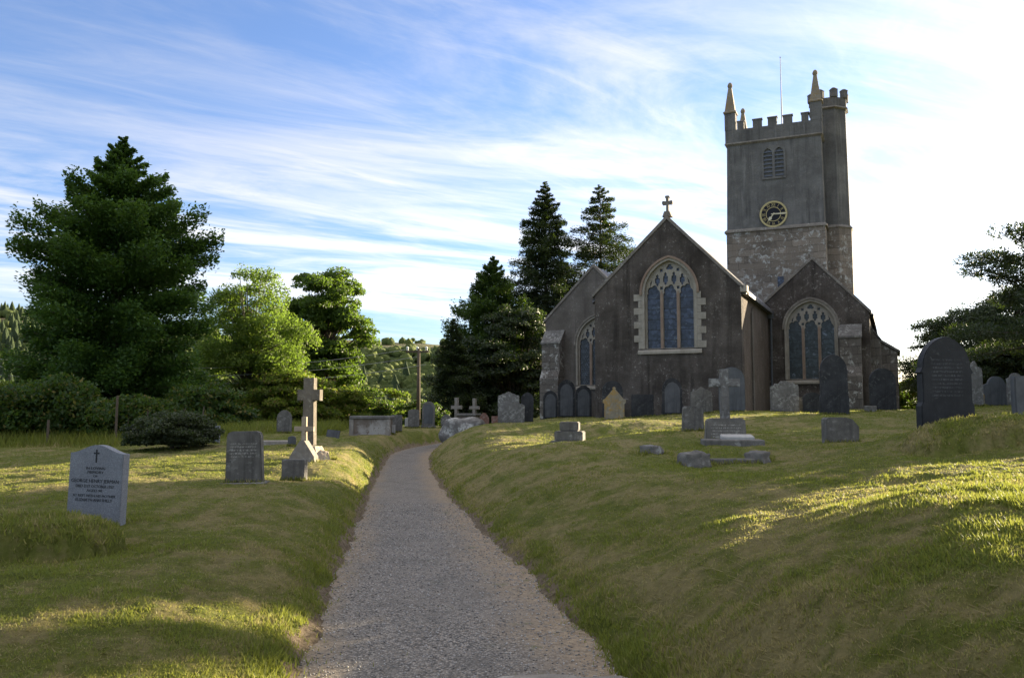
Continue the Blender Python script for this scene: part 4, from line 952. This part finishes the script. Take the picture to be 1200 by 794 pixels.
def crown_obj(name, sets, mat, parent=None):
    V = []; Fc = []; A = []; W = []; o = 0
    for v, f, a, w_ in sets:
        V.append(v); Fc.append(f+o); A.append(a); W.append(w_); o += len(v)
    return link(name, npmesh(name, np.concatenate(V), np.concatenate(Fc), {'v': np.concatenate(A), 'w': np.concatenate(W)}), mat, parent)
TREES = 'trees round the churchyard'
LM = dict(
    shade=leafmat('dark_broad_leaves', (.013,.032,.008), (.036,.072,.013), .3),
    beech=leafmat('beech_leaves', (.020,.056,.013), (.058,.122,.022), .42, None, .35),
    ash=leafmat('ash_leaves', (.075,.125,.020), (.165,.215,.045), .6),
    syc=leafmat('sycamore_leaves', (.028,.062,.010), (.085,.135,.020), .5),
    fir=leafmat('fir_needles', (.010,.020,.009), (.030,.045,.018), .15),
    yew=leafmat('yew_needles', (.012,.022,.009), (.034,.050,.018), .15),
    pine=leafmat('pine_needles', (.016,.026,.012), (.040,.055,.024), .15),
    hedge=leafmat('hedge_leaves', (.018,.044,.009), (.052,.098,.017), .38, (.17,.14,.03)),
    sunny=leafmat('shrub_leaves', (.065,.10,.014), (.165,.19,.030), .58, (.24,.14,.05)),
    bush=leafmat('dark_bush_leaves', (.016,.024,.010), (.040,.052,.018), .2),
    wood=leafmat('far_wood_leaves', (.030,.050,.014), (.085,.110,.026), .3),
    spruce=leafmat('far_spruce', (.020,.036,.014), (.045,.065,.022), .15))
def bough_tree(px, Y, ytop, wpx, mat, label, name, base=.06, n=120, peak=.18, up=(0.0, 55), droop=.25, leaf=.2, per=300, pw=1.0, aspect=.5, flat=.7, thick=.10, lean=0, z0=None, x=None, sprw=.30, trunk=.22, sun_tips=0.0, noise_r=.22):
    X, Yy, g = spot(px, Y) if x is None else (x, Y, g1(x, Y))
    if z0 is not None: g = z0
    H = zat(ytop, Y)-g; Rm = wpx/2*Y/F
    root = empty(name, (X, Yy, g)); tag(root, label, 'tree', TREES)
    bm = bmesh.new(); tube(bm, [(0,0,-.3), (0,0,H*.3), (.02*H*lean,0,H*.7), (0,0,H*.97)], [trunk, trunk*.8, trunk*.42, .02], 8)
    sets = []
    for i in range(n):
        t = base+(1-base)*((i+.5)/n)**.92
        r = Rm*((1-t)/(1-peak))**pw if t > peak else Rm*(.93+.07*(t-base)/max(1e-3, peak-base))
        L_ = max(.25, r*rng.uniform(1-noise_r*1.6, 1+noise_r*.6)); az = i*2.39996+rng.uniform(-.4, .4)
        e = math.radians(up[0]+(up[1]-up[0])*t**1.5+rng.uniform(-8, 8))
        d = np.array([math.cos(az)*math.cos(e), math.sin(az)*math.cos(e), math.sin(e)]); o = np.array([0, 0, t*H])
        m = max(14, int(per*(L_/Rm)**1.15)); s = rng.beta(1.9, 1.25, m)
        side = np.array([-math.sin(az), math.cos(az), 0.]); wd = L_*sprw*(1.05-s*.75)+.05
        c = o+d*(s*L_)[:,None]+np.array([0,0,-1.])*(droop*L_*s**2)[:,None]
        k = np.round(rng.normal(0, 1, m)*1.2)/1.2*.7+rng.normal(0, .3, m)*.8       # side sprays with gaps between
        P = c+side*(k*wd)[:,None]+np.array([0,0,1.])*(rng.normal(0, 1, m)*thick*L_*.6-np.abs(k)*wd*droop*.5)[:,None]
        if z0 is None: P[:,2] = np.maximum(P[:,2], .15)
        al = d[None]*(.8)+side[None]*np.sign(k)[:,None]*.6+np.array([0,0,-droop])
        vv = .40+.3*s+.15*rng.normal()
        sets.append(cards(P, leaf, aspect, along=al, flat=flat, v=vv))
        if L_ > .8: tube(bm, [o, o+d*L_*.5+np.array([0,0,-droop*L_*.25]), o+d*L_*.92+np.array([0,0,-droop*L_*.85])], [trunk*.22*(1-t*.6), trunk*.14*(1-t*.6), .012], 4)
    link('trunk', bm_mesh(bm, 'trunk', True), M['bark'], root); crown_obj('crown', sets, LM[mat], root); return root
def clump_tree(px, Y, label, mat, ells, nc, rc, leaf, per, name='broadleaf_tree', trunk=.25, x=None, fork=.35, group=TREES, aspect=.62, flatz=.62, cat='tree', z0=None, hang=0.0):
    """ells: list of (dx, dz, rx, ry, rz) crown masses, metres from the foot"""
    X, Yy, g = spot(px, Y) if x is None else (x, Y, g1(x, Y))
    if z0 is not None: g = z0
    root = empty(name, (X, Yy, g)); tag(root, label, cat, group)
    bm = bmesh.new(); vol = np.array([a[2]*a[3]*a[4] for a in ells])**.75; vol /= vol.sum(); sets = []; top = max(a[1]+a[4] for a in ells)
    fz = top*fork; tube(bm, [(0,0,-.3), (.04,0,fz*.5), (0,.03,fz), (0.05,0,top*.75)], [trunk*1.2, trunk, trunk*.85, trunk*.2], 9)
    for a, fr in zip(ells, vol):
        for _ in range(max(3, int(nc*fr))):
            d = unit(rng.normal(size=3)); rr = rng.uniform(.45, 1.0)**.55
            c = np.array([a[0], 0, a[1]])+d*rr*np.array([a[2], a[3], a[4]])
            if c[2] < .2: c[2] = rng.uniform(.12, .5)
            q = rc*rng.uniform(.45, 1.4); m = int(per*(q/rc)**2)
            u = unit(rng.normal(size=(m, 3))); u[:,2] = np.where(u[:,2] < -.3, -u[:,2]*.4, u[:,2])
            P = c+u*(q*rng.uniform(.35, 1.0, m)[:,None]**.5)*np.array([1.15, 1.15, flatz])
            P[:,2] -= hang*np.abs(rng.normal(0, 1, m))*q
            P[:,2] = np.maximum(P[:,2], .05) if z0 is None else P[:,2]
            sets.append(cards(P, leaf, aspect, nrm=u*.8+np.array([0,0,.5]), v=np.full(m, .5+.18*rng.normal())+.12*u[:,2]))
            if rng.random() < .55: 
                mid = np.array([c[0]*.45, c[1]*.45, fz+(c[2]-fz)*.55]); tube(bm, [(0,0,min(fz, c[2]*.6)), mid, c], [trunk*.38, trunk*.20, .02], 5)
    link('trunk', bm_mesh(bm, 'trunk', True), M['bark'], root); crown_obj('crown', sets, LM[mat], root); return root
# left
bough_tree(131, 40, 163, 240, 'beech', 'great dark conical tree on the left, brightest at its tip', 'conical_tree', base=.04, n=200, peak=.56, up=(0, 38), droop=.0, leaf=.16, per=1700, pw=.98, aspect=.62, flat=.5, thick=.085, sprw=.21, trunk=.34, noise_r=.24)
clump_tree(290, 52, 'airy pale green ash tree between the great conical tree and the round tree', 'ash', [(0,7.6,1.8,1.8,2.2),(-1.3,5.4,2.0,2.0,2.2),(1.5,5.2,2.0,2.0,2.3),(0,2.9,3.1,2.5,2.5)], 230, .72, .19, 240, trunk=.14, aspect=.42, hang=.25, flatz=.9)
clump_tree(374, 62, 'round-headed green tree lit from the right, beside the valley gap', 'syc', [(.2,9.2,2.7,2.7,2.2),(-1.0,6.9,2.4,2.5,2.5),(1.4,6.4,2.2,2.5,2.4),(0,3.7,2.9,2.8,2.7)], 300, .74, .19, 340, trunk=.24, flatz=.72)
# shrubs along the left boundary
def shrub(px, Y, ytop, wpx, mat, label, name='shrub', leaf=.15, nc=40, rc=.45, per=260, group='shrubs along the left boundary', cat='shrub'):
    X, Yy, g = spot(px, Y); H = zat(ytop, Y)-g; rx = wpx/2*Y/F
    return clump_tree(px, Y, label, mat, [(0, H*.42, rx, rx*.8, H*.56), (rx*.4, H*.25, rx*.6, rx*.6, H*.40), (-rx*.4, H*.25, rx*.6, rx*.6, H*.42)], nc, rc, leaf, per, name, trunk=.06, fork=.2, group=group, cat=cat)
shrub(335, 51, 436, 130, 'sunny', 'sunny yellow-green shrub behind the dark pointed headstone', nc=130, rc=.6, leaf=.17, per=300)
shrub(395, 53, 452, 76, 'sunny', 'sunlit bronze-tinged shrub behind the tall stone cross', nc=80, rc=.55, leaf=.17)
shrub(243, 37, 452, 90, 'hedge', 'dark green shrub rising above the grey stepped headstone', nc=110, rc=.5)
shrub(425, 56, 450, 60, 'hedge', 'dark shrub behind the left end of the wide chest tomb', nc=70, rc=.55)
shrub(452, 62, 456, 56, 'sunny', 'yellow-topped bush behind the wide chest tomb', nc=36, rc=.55, leaf=.18)
shrub(500, 58, 468, 60, 'hedge', 'low green bush behind the dark headstones by the pole', nc=30, rc=.5, leaf=.18)
shrub(200, 25.5, 484, 98, 'bush', 'low rounded dark bush on the lawn left of the path', 'low_bush', leaf=.07, nc=330, rc=.24, per=330, group='bushes on the lawn', cat='bush')
shrub(180, 42, 428, 150, 'hedge', 'dark undergrowth beneath the great conical tree', 'undergrowth', nc=60, rc=.6, leaf=.2)
shrub(15, 60, 408, 120, 'sunny', 'sunlit rounded bush far left beyond the hedge', nc=50, rc=.8, leaf=.22)
shrub(-110, 45, 425, 200, 'hedge', 'big dark bush beyond the left picture edge', nc=60, rc=.7, leaf=.22)
def hedge_row():
    root = empty('hedge', (-20.5, 33.5, g1(-20.5, 33.5))); tag(root, 'long dark leafy hedge along the left boundary of the churchyard', 'hedge')
    sets = []
    for px in np.arange(-260, 262, 4.0):
        for _ in range(3):
            Y = 33.5+rng.normal(0, .55)+max(0, (px-100))*.022; X, _, g = spot(px, Y); h = (2.2 if px < 170 else 1.7)+.45*rng.normal()*.5+.4*math.sin(px*.03)
            m = 230; u = unit(rng.normal(size=(m, 3))); c = np.array([X, Y, g+h*rng.uniform(.3, .85)])
            P = c+u*rng.uniform(.4, 1, m)[:,None]**.5*np.array([.55, .6, .5]); P[:,2] = np.maximum(P[:,2], g+.02)
            sets.append(cards(P-np.array(root.location), .15, .6, nrm=u*.8, v=np.full(m, .45+.2*rng.normal())))
    crown_obj('foliage', sets, LM['hedge'], root)
    bm = bmesh.new()
    for px in np.arange(-250, 250, 22): 
        X, Y, g = spot(px, 33.6); p = Vector((X, Y, g))-root.location; tube(bm, [p+Vector((0,0,-.1)), p+Vector((.1,.1,1.2))], [.05,.025], 5)
    link('stem', bm_mesh(bm, 'stem'), M['bark'], root)
hedge_row()
for px, Y, h_, lb in ((55, 31.2, 1.0, 'short weathered fence stake at the hedge foot, nearer the left picture edge'), (135, 32, 1.9, 'tall thin fence stake standing under the great conical tree')):
    bm = bmesh.new(); tube(bm, [(0,0,-.2), (.02,0,h_)], [.05,.045], 7); o = link('fence_stake', bm_mesh(bm, 'fence_stake'), M['wood']); place(o, px, Y); tag(o, lb, 'stake', 'fence stakes by the hedge')
# behind church
bough_tree(531, 76, 374, 98, 'yew', 'smaller dark conifer with drooping tiers right of the utility pole', 'conifer', n=140, peak=.22, up=(-8, 30), droop=.16, leaf=.20, per=1000, pw=.85, aspect=.4, flat=.65, trunk=.2, noise_r=.26, thick=.11)
bough_tree(577, 84, 301, 150, 'shade', 'dark broad conical tree between the smaller conifer and the tall firs', 'conical_tree', n=190, peak=.40, up=(2, 36), droop=.05, leaf=.21, per=1400, pw=.80, aspect=.6, flat=.4, thick=.12, sprw=.26, trunk=.26, noise_r=.26)
bough_tree(640, 90, 213, 156, 'fir', 'tallest dark fir left of the chancel gable', 'fir_tree', base=.04, n=300, peak=.33, up=(-12, 26), droop=.16, leaf=.26, per=1300, pw=.74, aspect=.38, flat=.55, thick=.10, sprw=.26, trunk=.34, noise_r=.28)
bough_tree(706, 94, 217, 168, 'fir', 'open dark fir rising behind the left aisle and chancel gable', 'fir_tree', base=.04, n=230, peak=.36, up=(-12, 26), droop=.16, leaf=.26, per=1300, pw=.68, aspect=.38, flat=.55, thick=.10, sprw=.26, trunk=.34, noise_r=.34)
shrub(602, 80, 352, 120, 'yew', 'broad dark yew mass filling the foot of the firs', 'yew_tree', nc=300, rc=1.1, leaf=.24, per=420, group=TREES, cat='tree')
# right
X_, _, g_ = spot(1145, 48)
clump_tree(1152, 58, 'dark spreading yew behind the gravestones at right', 'yew', [(0,4.1,4.0,3.2,3.3),(3.1,4.8,3.6,3.2,3.6),(-2.3,2.4,2.3,2.6,2.3),(5.6,4.3,3.6,3.6,3.9)], 460, 1.0, .19, 400, 'yew_tree', trunk=.3, aspect=.4)
clump_tree(1062, 62, 'small sunlit bush between the church porch and the dark yew', 'hedge', [(0,1.4,1.5,1.4,1.3)], 60, .5, .18, 240, 'bush', trunk=.06, group='bushes on the lawn', cat='bush')
def pine(x, Y, ztop, Rm, label, n, per, leaf, zlow):
    g = g1(x, Y); root = empty('pine_tree', (x, Y, g)); tag(root, label, 'tree', TREES); H = ztop-g; bm = bmesh.new(); sets = []
    tube(bm, [(0,0,-.3), (.2,0,H*.35), (-.1,.1,H*.7), (0,0,H*.96)], [.42,.34,.2,.05], 9)
    for i in range(n):
        t = zlow+(1-zlow)*(i+.5)/n; az = i*2.39996; L_ = Rm*(1-.55*((t-zlow)/(1-zlow))**2)*rng.uniform(.7, 1.08)
        L_ *= 1.0 if math.cos(az)*-.97+math.sin(az)*-.25 > .72 else .60; d = np.array([math.cos(az), math.sin(az), .10+.16*rng.normal()]); o = np.array([0,0,t*H])
        tube(bm, [o, o+d*L_*.5+np.array([0,0,-.1]), o+d*L_*.95], [.10,.06,.02], 5)
        for s in np.linspace(.35, 1, 8):
            for sd in (-1, 0, 1):
                c = o+d*L_*s+np.array([-math.sin(az), math.cos(az), 0])*sd*L_*.22*(1.2-s)+rng.normal(0, .12, 3)*np.array([1,1,.6]); m = per; u = unit(rng.normal(size=(m, 3)))
                P = c+u*rng.uniform(.3, 1, m)[:,None]**.5*np.array([.52,.52,.30])
                sets.append(cards(P, leaf, .22, along=u*.8+np.array([0,0,.35]), v=np.full(m, .45+.2*rng.normal())))
    link('trunk', bm_mesh(bm, 'trunk', True), M['bark'], root); crown_obj('crown', sets, LM['pine'], root)
pine(22.3, 30.5, 7.4, 7.0, 'pine with flat spreading boughs reaching in at the right picture edge', 46, 200, .16, .44)
# the row of trees beyond the right edge that shades the lawn
for x, Y, ells, lb, nc in ((18.6, 22.5, [(0,6.3,2.4,2.4,1.8),(0,8.4,2.4,2.4,2.0),(-.1,5.1,2.3,2.3,.8)], 'leafy tree beyond the right picture edge, nearest the big black headstone', 330),
                       (25.5, 26.3, [(0,8.3,3.5,3.5,2.0),(0,10,3,3,2)], 'tall leafy tree beyond the right picture edge, between the pine and the nearest tree', 330),
                       (28.0, 33.3, [(0,4.6,3.0,3.0,3.2),(0,7.6,3.0,3.0,3.0)], 'broad leafy tree right behind the pine beyond the picture edge', 200),
                       (37.0, 46.0, [(0,3.5,3.4,3.4,2.5),(0,2.2,3.4,3.4,2.0)], 'leafy tree beyond the right picture edge, farther than the pine', 120)):
    clump_tree(0, Y, lb, 'syc', ells, nc, .9, .36, 260, 'broadleaf_tree', trunk=.3, x=x, fork=.42)
# utility pole
def pole():
    X, Y, g = spot(490, 56); root = empty('utility_pole', (X, Y, g)); tag(root, 'weathered wooden utility pole with white insulators beyond the gravestones', 'utility pole'); H = zat(408, Y)-g
    bm = bmesh.new(); tube(bm, [(0,0,-.3), (0,0,H)], [.15,.10], 10); link('post', bm_mesh(bm, 'post', True), M['wood'], root)
    bm = bmesh.new(); bx(bm, -.85, .65, -.06, .06, H-.28, H-.16); link('crossarm', bm_mesh(bm, 'crossarm'), M['wood'], root)
    for x in (-.75, -.1, .5):
        bm = bmesh.new(); lathe(bm, [(.05, H-.158), (.09, H-.1), (.06, H-.02), (.10, H+.02), (.04, H+.12)], 9, (x, 0)); link('insulator', bm_mesh(bm, 'insulator', True), M['ceramic'], root)
    return X, Y, g+H
pX, pY, pZ = pole()
for i, (dz, lb) in enumerate(((0, 'highest power line running left from the utility pole'), (-.35, 'middle power line running left from the utility pole'), (-.8, 'lowest power line running left from the utility pole'))):
    bm = bmesh.new(); A_ = Vector((pX-.75+.62*i, pY, pZ-.06-.5*i)); B_ = Vector((-38, 40, 6.2+dz)); pts = []
    for q in range(25):
        t = q/24; p = A_.lerp(B_, t); p.z -= 4*1.9*t*(1-t); pts.append(p)
    tube(bm, pts, [.014]*25, 5); o = link('power_line', bm_mesh(bm, 'power_line'), M['wire']); tag(o, lb, 'power line', 'power lines')

# ------------------------------------------------------------------ far wood
def far_wood():
    bm = bmesh.new(); bmesh.ops.create_icosphere(bm, subdivisions=3, radius=1); bm.verts.ensure_lookup_table()
    IV = np.array([v.co[:] for v in bm.verts]); IF = np.array([[v.index for v in f.verts] for f in bm.faces]); bm.free()
    bm = bmesh.new(); bmesh.ops.create_icosphere(bm, subdivisions=2, radius=1); bm.verts.ensure_lookup_table()
    JV = np.array([v.co[:] for v in bm.verts]); JF = np.array([[v.index for v in f.verts] for f in bm.faces]); bm.free()
    N = 18500; YS = np.exp(rng.uniform(math.log(150), math.log(690), N)); PX = rng.uniform(-520, 760, N); X = (PX-600)/1000*YS
    keep = rng.uniform(0, 1, N) < np.clip(YS/480, .3, 1)
    heath = (YS > 500+110*(fbm(X/45, YS/45, 91)-.5)) & (PX > 250) & (rng.uniform(0, 1, N) > .10)
    keep &= ~heath; X = X[keep]; YS = YS[keep]; Z = hill_h(X, YS); PX = PX[keep]
    out = {'w': ([], [], [], 0), 's': ([], [], [], 0)}; acc = {'w': [[], [], [], 0], 's': [[], [], [], 0]}
    for q, (x, y, z, p) in enumerate(zip(X, YS, Z, PX)):
        con = (p < 120 and rng.random() < .3) or (380 < p < 470 and y < 300 and rng.random() < .5) or (y < 420 and rng.random() < .06)
        V0, F0 = (IV, IF) if y < 420 else (JV, JF)
        rotz = rng.uniform(0, 6.28); c, s_ = math.cos(rotz), math.sin(rotz); V = V0@np.array([[c, s_, 0], [-s_, c, 0], [0, 0, 1]])
        k1 = fbm(V[:,0]*2.1+q*3.1+V[:,2]*1.3, V[:,1]*1.6+V[:,2]*.7+q*1.7, 5, 3); k2 = vnoise(V[:,0]*5+q+V[:,2]*4, V[:,1]*5-V[:,2]*3.1, 7)
        if con:
            h = rng.uniform(8, 13); r = rng.uniform(1.7, 2.5); t = (V[:,2]+1)/2
            P = np.stack([V[:,0]*r*(1.25-t)*(.75+.6*k1)*(.8+.4*k2), V[:,1]*r*(1.25-t)*(.75+.6*k1)*(.8+.4*k2), t*h], 1); key = 's'; vb = .45
        else:
            r = rng.uniform(1.8, 3.9); P = V*(r*(.38+1.1*k1+.42*(k2-.5)))[:,None]*np.array([1, 1, rng.uniform(.85, 1.2)]); P[:,2] += r*.55; key = 'w'; vb = .5
        a = acc[key]; a[0].append(P+np.array([x, y, z])); a[1].append(F0+a[3]); a[2].append(np.full(len(P), np.clip(vb+.17*rng.normal(), 0, 1))); a[3] += len(P)
    for key, nm, mat, lb in (('w', 'hillside_wood', 'wood', 'mixed broadleaf wood covering the far hillside'), ('s', 'conifer_plantation', 'spruce', 'dark conifers scattered through the far hillside wood')):
        a = acc[key]; me = npmesh(nm, np.concatenate(a[0]), np.concatenate(a[1]), {'v': np.concatenate(a[2])}); smooth(me)
        k = MB(nm); v = k.coord(); lo, hi = ((.050,.078,.020), (.135,.165,.038)) if key == 'w' else ((.028,.050,.020), (.060,.085,.030))
        g = k.noise(v, .9, 5, .75); c = k.mix(k.math('MULTIPLY', k.math('ADD', k.attr('v'), k.math('SUBTRACT', g, .45)), 1.0), lo, hi)
        nm_ = k.bump(k.noise(v, 1.1, 6, .8), 1.0, 1.2); tag(link(nm, me, k.fin(c, nm_, .9)), lb, 'woodland', kind='stuff')
far_wood()
for px, hh, lb in ((437, 3.6, 'lone dot of a tree on the open ridge, leftmost on the skyline'), (452, 3.2, 'small round tree on the ridge, second from the left'), (459, 3.6, 'round tree on the ridge right beside the second'), (484, 4, 'ridge tree above the top of the utility pole')):
    Y = 695; X = (px-600)/F*fwd(Y, 60); z = float(hill_h(np.array([X]), np.array([Y]))[0]); root = empty('hilltop_tree', (X, Y, z)); tag(root, lb, 'tree', 'trees on the ridge')
    m = 60; u = unit(rng.normal(size=(m, 3))); P = np.array([0,0,hh*.6])+u*hh*.42*rng.uniform(.6,1,m)[:,None]; crown_obj('crown', [cards(P, 1.5, .8, nrm=u)], LM['wood'], root)
    bm = bmesh.new(); tube(bm, [(0,0,-.5),(0,0,hh*.6)], [.3,.2], 5); link('trunk', bm_mesh(bm, 'trunk'), M['bark'], root)

# ------------------------------------------------------------------ grass
def grass():
    N = 620000
    r = np.exp(rng.uniform(math.log(2.2), math.log(44), N)); a = np.radians(rng.uniform(-37, 37, N)); X = r*np.sin(a); Y = r*np.cos(a)
    s = sdist(X, Y); wob = (fbm(X*4, Y*4, 3)-.5)*.35
    dens = sstep(.96, 1.14, np.abs(s)+wob); keep = rng.uniform(0, 1, N) < dens+.006+.05*sstep(.55, 1.0, np.abs(s))*sstep(.45, .6, fbm(X*1.7, Y*1.7, 53))
    X, Y, r, s, wob = X[keep], Y[keep], r[keep], s[keep], wob[keep]; n = len(X)
    Z = gz(X, Y)-.006
    dry = np.clip(lawn_dry(X, Y)+rng.normal(0, .28, n), 0, 1)
    tall = sstep(.52, .70, fbm(X*1.1, Y*1.1, 51))*.9
    corner = sstep(2.1, 3.0, X)*(1-sstep(5.0, 9.5, Y))*sstep(.40, .62, fbm(X*2.2, Y*2.2, 52))
    mnd = ((mound(X, Y, -5.2, 8.2, 1.45, .68, 1) > .02) | (mound(X, Y, 7.25, 12.4, 1.55, .72, 1) > .02))
    rim = (1-sstep(1.15, 1.5, np.abs(s)+wob))*.5
    hd = sstep(29.5, 31.5, Y)*(X < -8)
    hgt = (.013+.020*tall+.013*rng.uniform(0, 1, n))*(1-.35*dry)+corner*(.035+.06*(1-sstep(3.5, 5.5, Y)))+mnd*.025+rim*.055+hd*.45
    hgt *= rng.uniform(.6, 1.4, n); dry = np.clip(dry-corner*.6-rim*.35-hd*.6+mnd*.15-tall*.25, 0, 1)
    lie = rng.uniform(0, 1, n) < .05*(np.abs(s) > 1.2); hgt = np.where(lie, .010+.012*rng.uniform(0, 1, n), hgt); dry = np.where(lie, 1.0, dry)
    wd = .0016*r**.72*(1+.8*corner)*rng.uniform(.7, 1.3, n)
    az = rng.uniform(0, 6.2832, n); lean = np.where(lie, rng.uniform(.05, .13, n), rng.uniform(.1, 1.1, n)*hgt)
    bx_, by_ = np.cos(az), np.sin(az); la = az+rng.normal(1.57, .6, n)
    # ranker grass the mower misses round the feet of the stones
    ex = [[], [], []]
    for bX, bY, brz, hw in BASES:
        q = 260; u = rng.uniform(-1.1, 1.1, q)*hw; vv = np.where(rng.uniform(0, 1, q) < .7, -1, 1)*rng.uniform(.05, .17, q); c, s_ = math.cos(brz), math.sin(brz)
        ex[0].append(bX+u*c-vv*s_); ex[1].append(bY+u*s_+vv*c); ex[2].append(rng.uniform(.03, .11, q))
    eX, eY, eH = map(np.concatenate, ex); eZ = gz(eX, eY)-.01; en = len(eX)
    X = np.concatenate([X, eX]); Y = np.concatenate([Y, eY]); Z = np.concatenate([Z, eZ]); hgt = np.concatenate([hgt, eH]); dry = np.concatenate([dry, np.clip(rng.normal(.3, .3, en), 0, 1)])
    lean = np.concatenate([lean, eH*rng.uniform(.1, .7, en)]); wd = np.concatenate([wd, .0017*np.hypot(eX, eY)**.72]); az = np.concatenate([az, rng.uniform(0, 6.2832, en)]); n += en
    bx_, by_ = np.cos(az), np.sin(az); la = az+rng.normal(1.57, .6, n)
    B = np.stack([X, Y, Z], 1)
    tip = B+np.stack([np.cos(la)*lean, np.sin(la)*lean, hgt], 1); sd = np.stack([bx_*wd, by_*wd, np.zeros(n)], 1)
    V = np.stack([B-sd, B+sd, tip], 1).reshape(-1, 3)
    me = npmesh('grass', V, np.arange(3*n).reshape(n, 3), {'dry': np.repeat(dry, 3), 'v': np.repeat(rng.uniform(0, 1, n), 3)})
    k = MB('grass_blades'); g = k.mix(k.attr('v'), (.098,.132,.019), (.192,.226,.039)); d = k.mix(k.attr('v'), (.23,.19,.075), (.41,.345,.165))
    col = k.mix(k.ramp(k.attr('dry'), .15, .85), g, d); out = k.N['Material Output']; t = k.n('ShaderNodeBsdfTranslucent'); mx = k.n('ShaderNodeMixShader'); mx.inputs[0].default_value = .52
    k.L.new(col, k.b.inputs['Base Color']); k.b.inputs['Roughness'].default_value = .6; k.L.new(k.mix(.35, col, (.36,.36,.06)), t.inputs['Color']); k.L.new(k.b.outputs[0], mx.inputs[1]); k.L.new(t.outputs[0], mx.inputs[2]); k.L.new(mx.outputs[0], out.inputs[0])
    tag(link('grass', me, k.m), 'short mown lawn grass, green with straw-coloured dry patches', 'grass', kind='stuff')
grass()
def pebbles():
    N = 9000; Y = np.exp(rng.uniform(math.log(4.2), math.log(16), N)); S = rng.uniform(-1.05, 1.05, N); X = pathc(Y)+S*hwid(Y)
    Z = pathz(Y)+.012*(1-S**2)+(fbm(X*2, Y*2, 4)-.5)*.022+(fbm(X*9, Y*9, 6)-.5)*.012
    sz = rng.uniform(.004, .010, N)*(Y/6)**.3; B = np.stack([X, Y, Z+sz*.3], 1)
    O = np.array([(1,0,0),(-1,0,0),(0,1,0),(0,-1,0),(0,0,.8),(0,0,-.8)], float); V = B[:,None]+O[None]*sz[:,None,None]*rng.uniform(.6, 1.4, (N, 6, 1))
    T = np.array([(0,2,4),(2,1,4),(1,3,4),(3,0,4),(2,0,5),(1,2,5),(3,1,5),(0,3,5)]); Fc = (np.arange(N)[:,None,None]*6+T[None]).reshape(-1, 3)
    me = npmesh('loose_gravel', V.reshape(-1, 3), Fc, {'v': np.repeat(rng.uniform(0, 1, N), 6)})
    k = MB('loose_stones'); c = k.mix(k.attr('v'), (.11,.105,.10), (.42,.40,.37)); tag(link('loose_gravel', me, k.fin(c, None, .8)), 'loose grey gravel chips scattered over the path', 'gravel', kind='stuff')
pebbles()
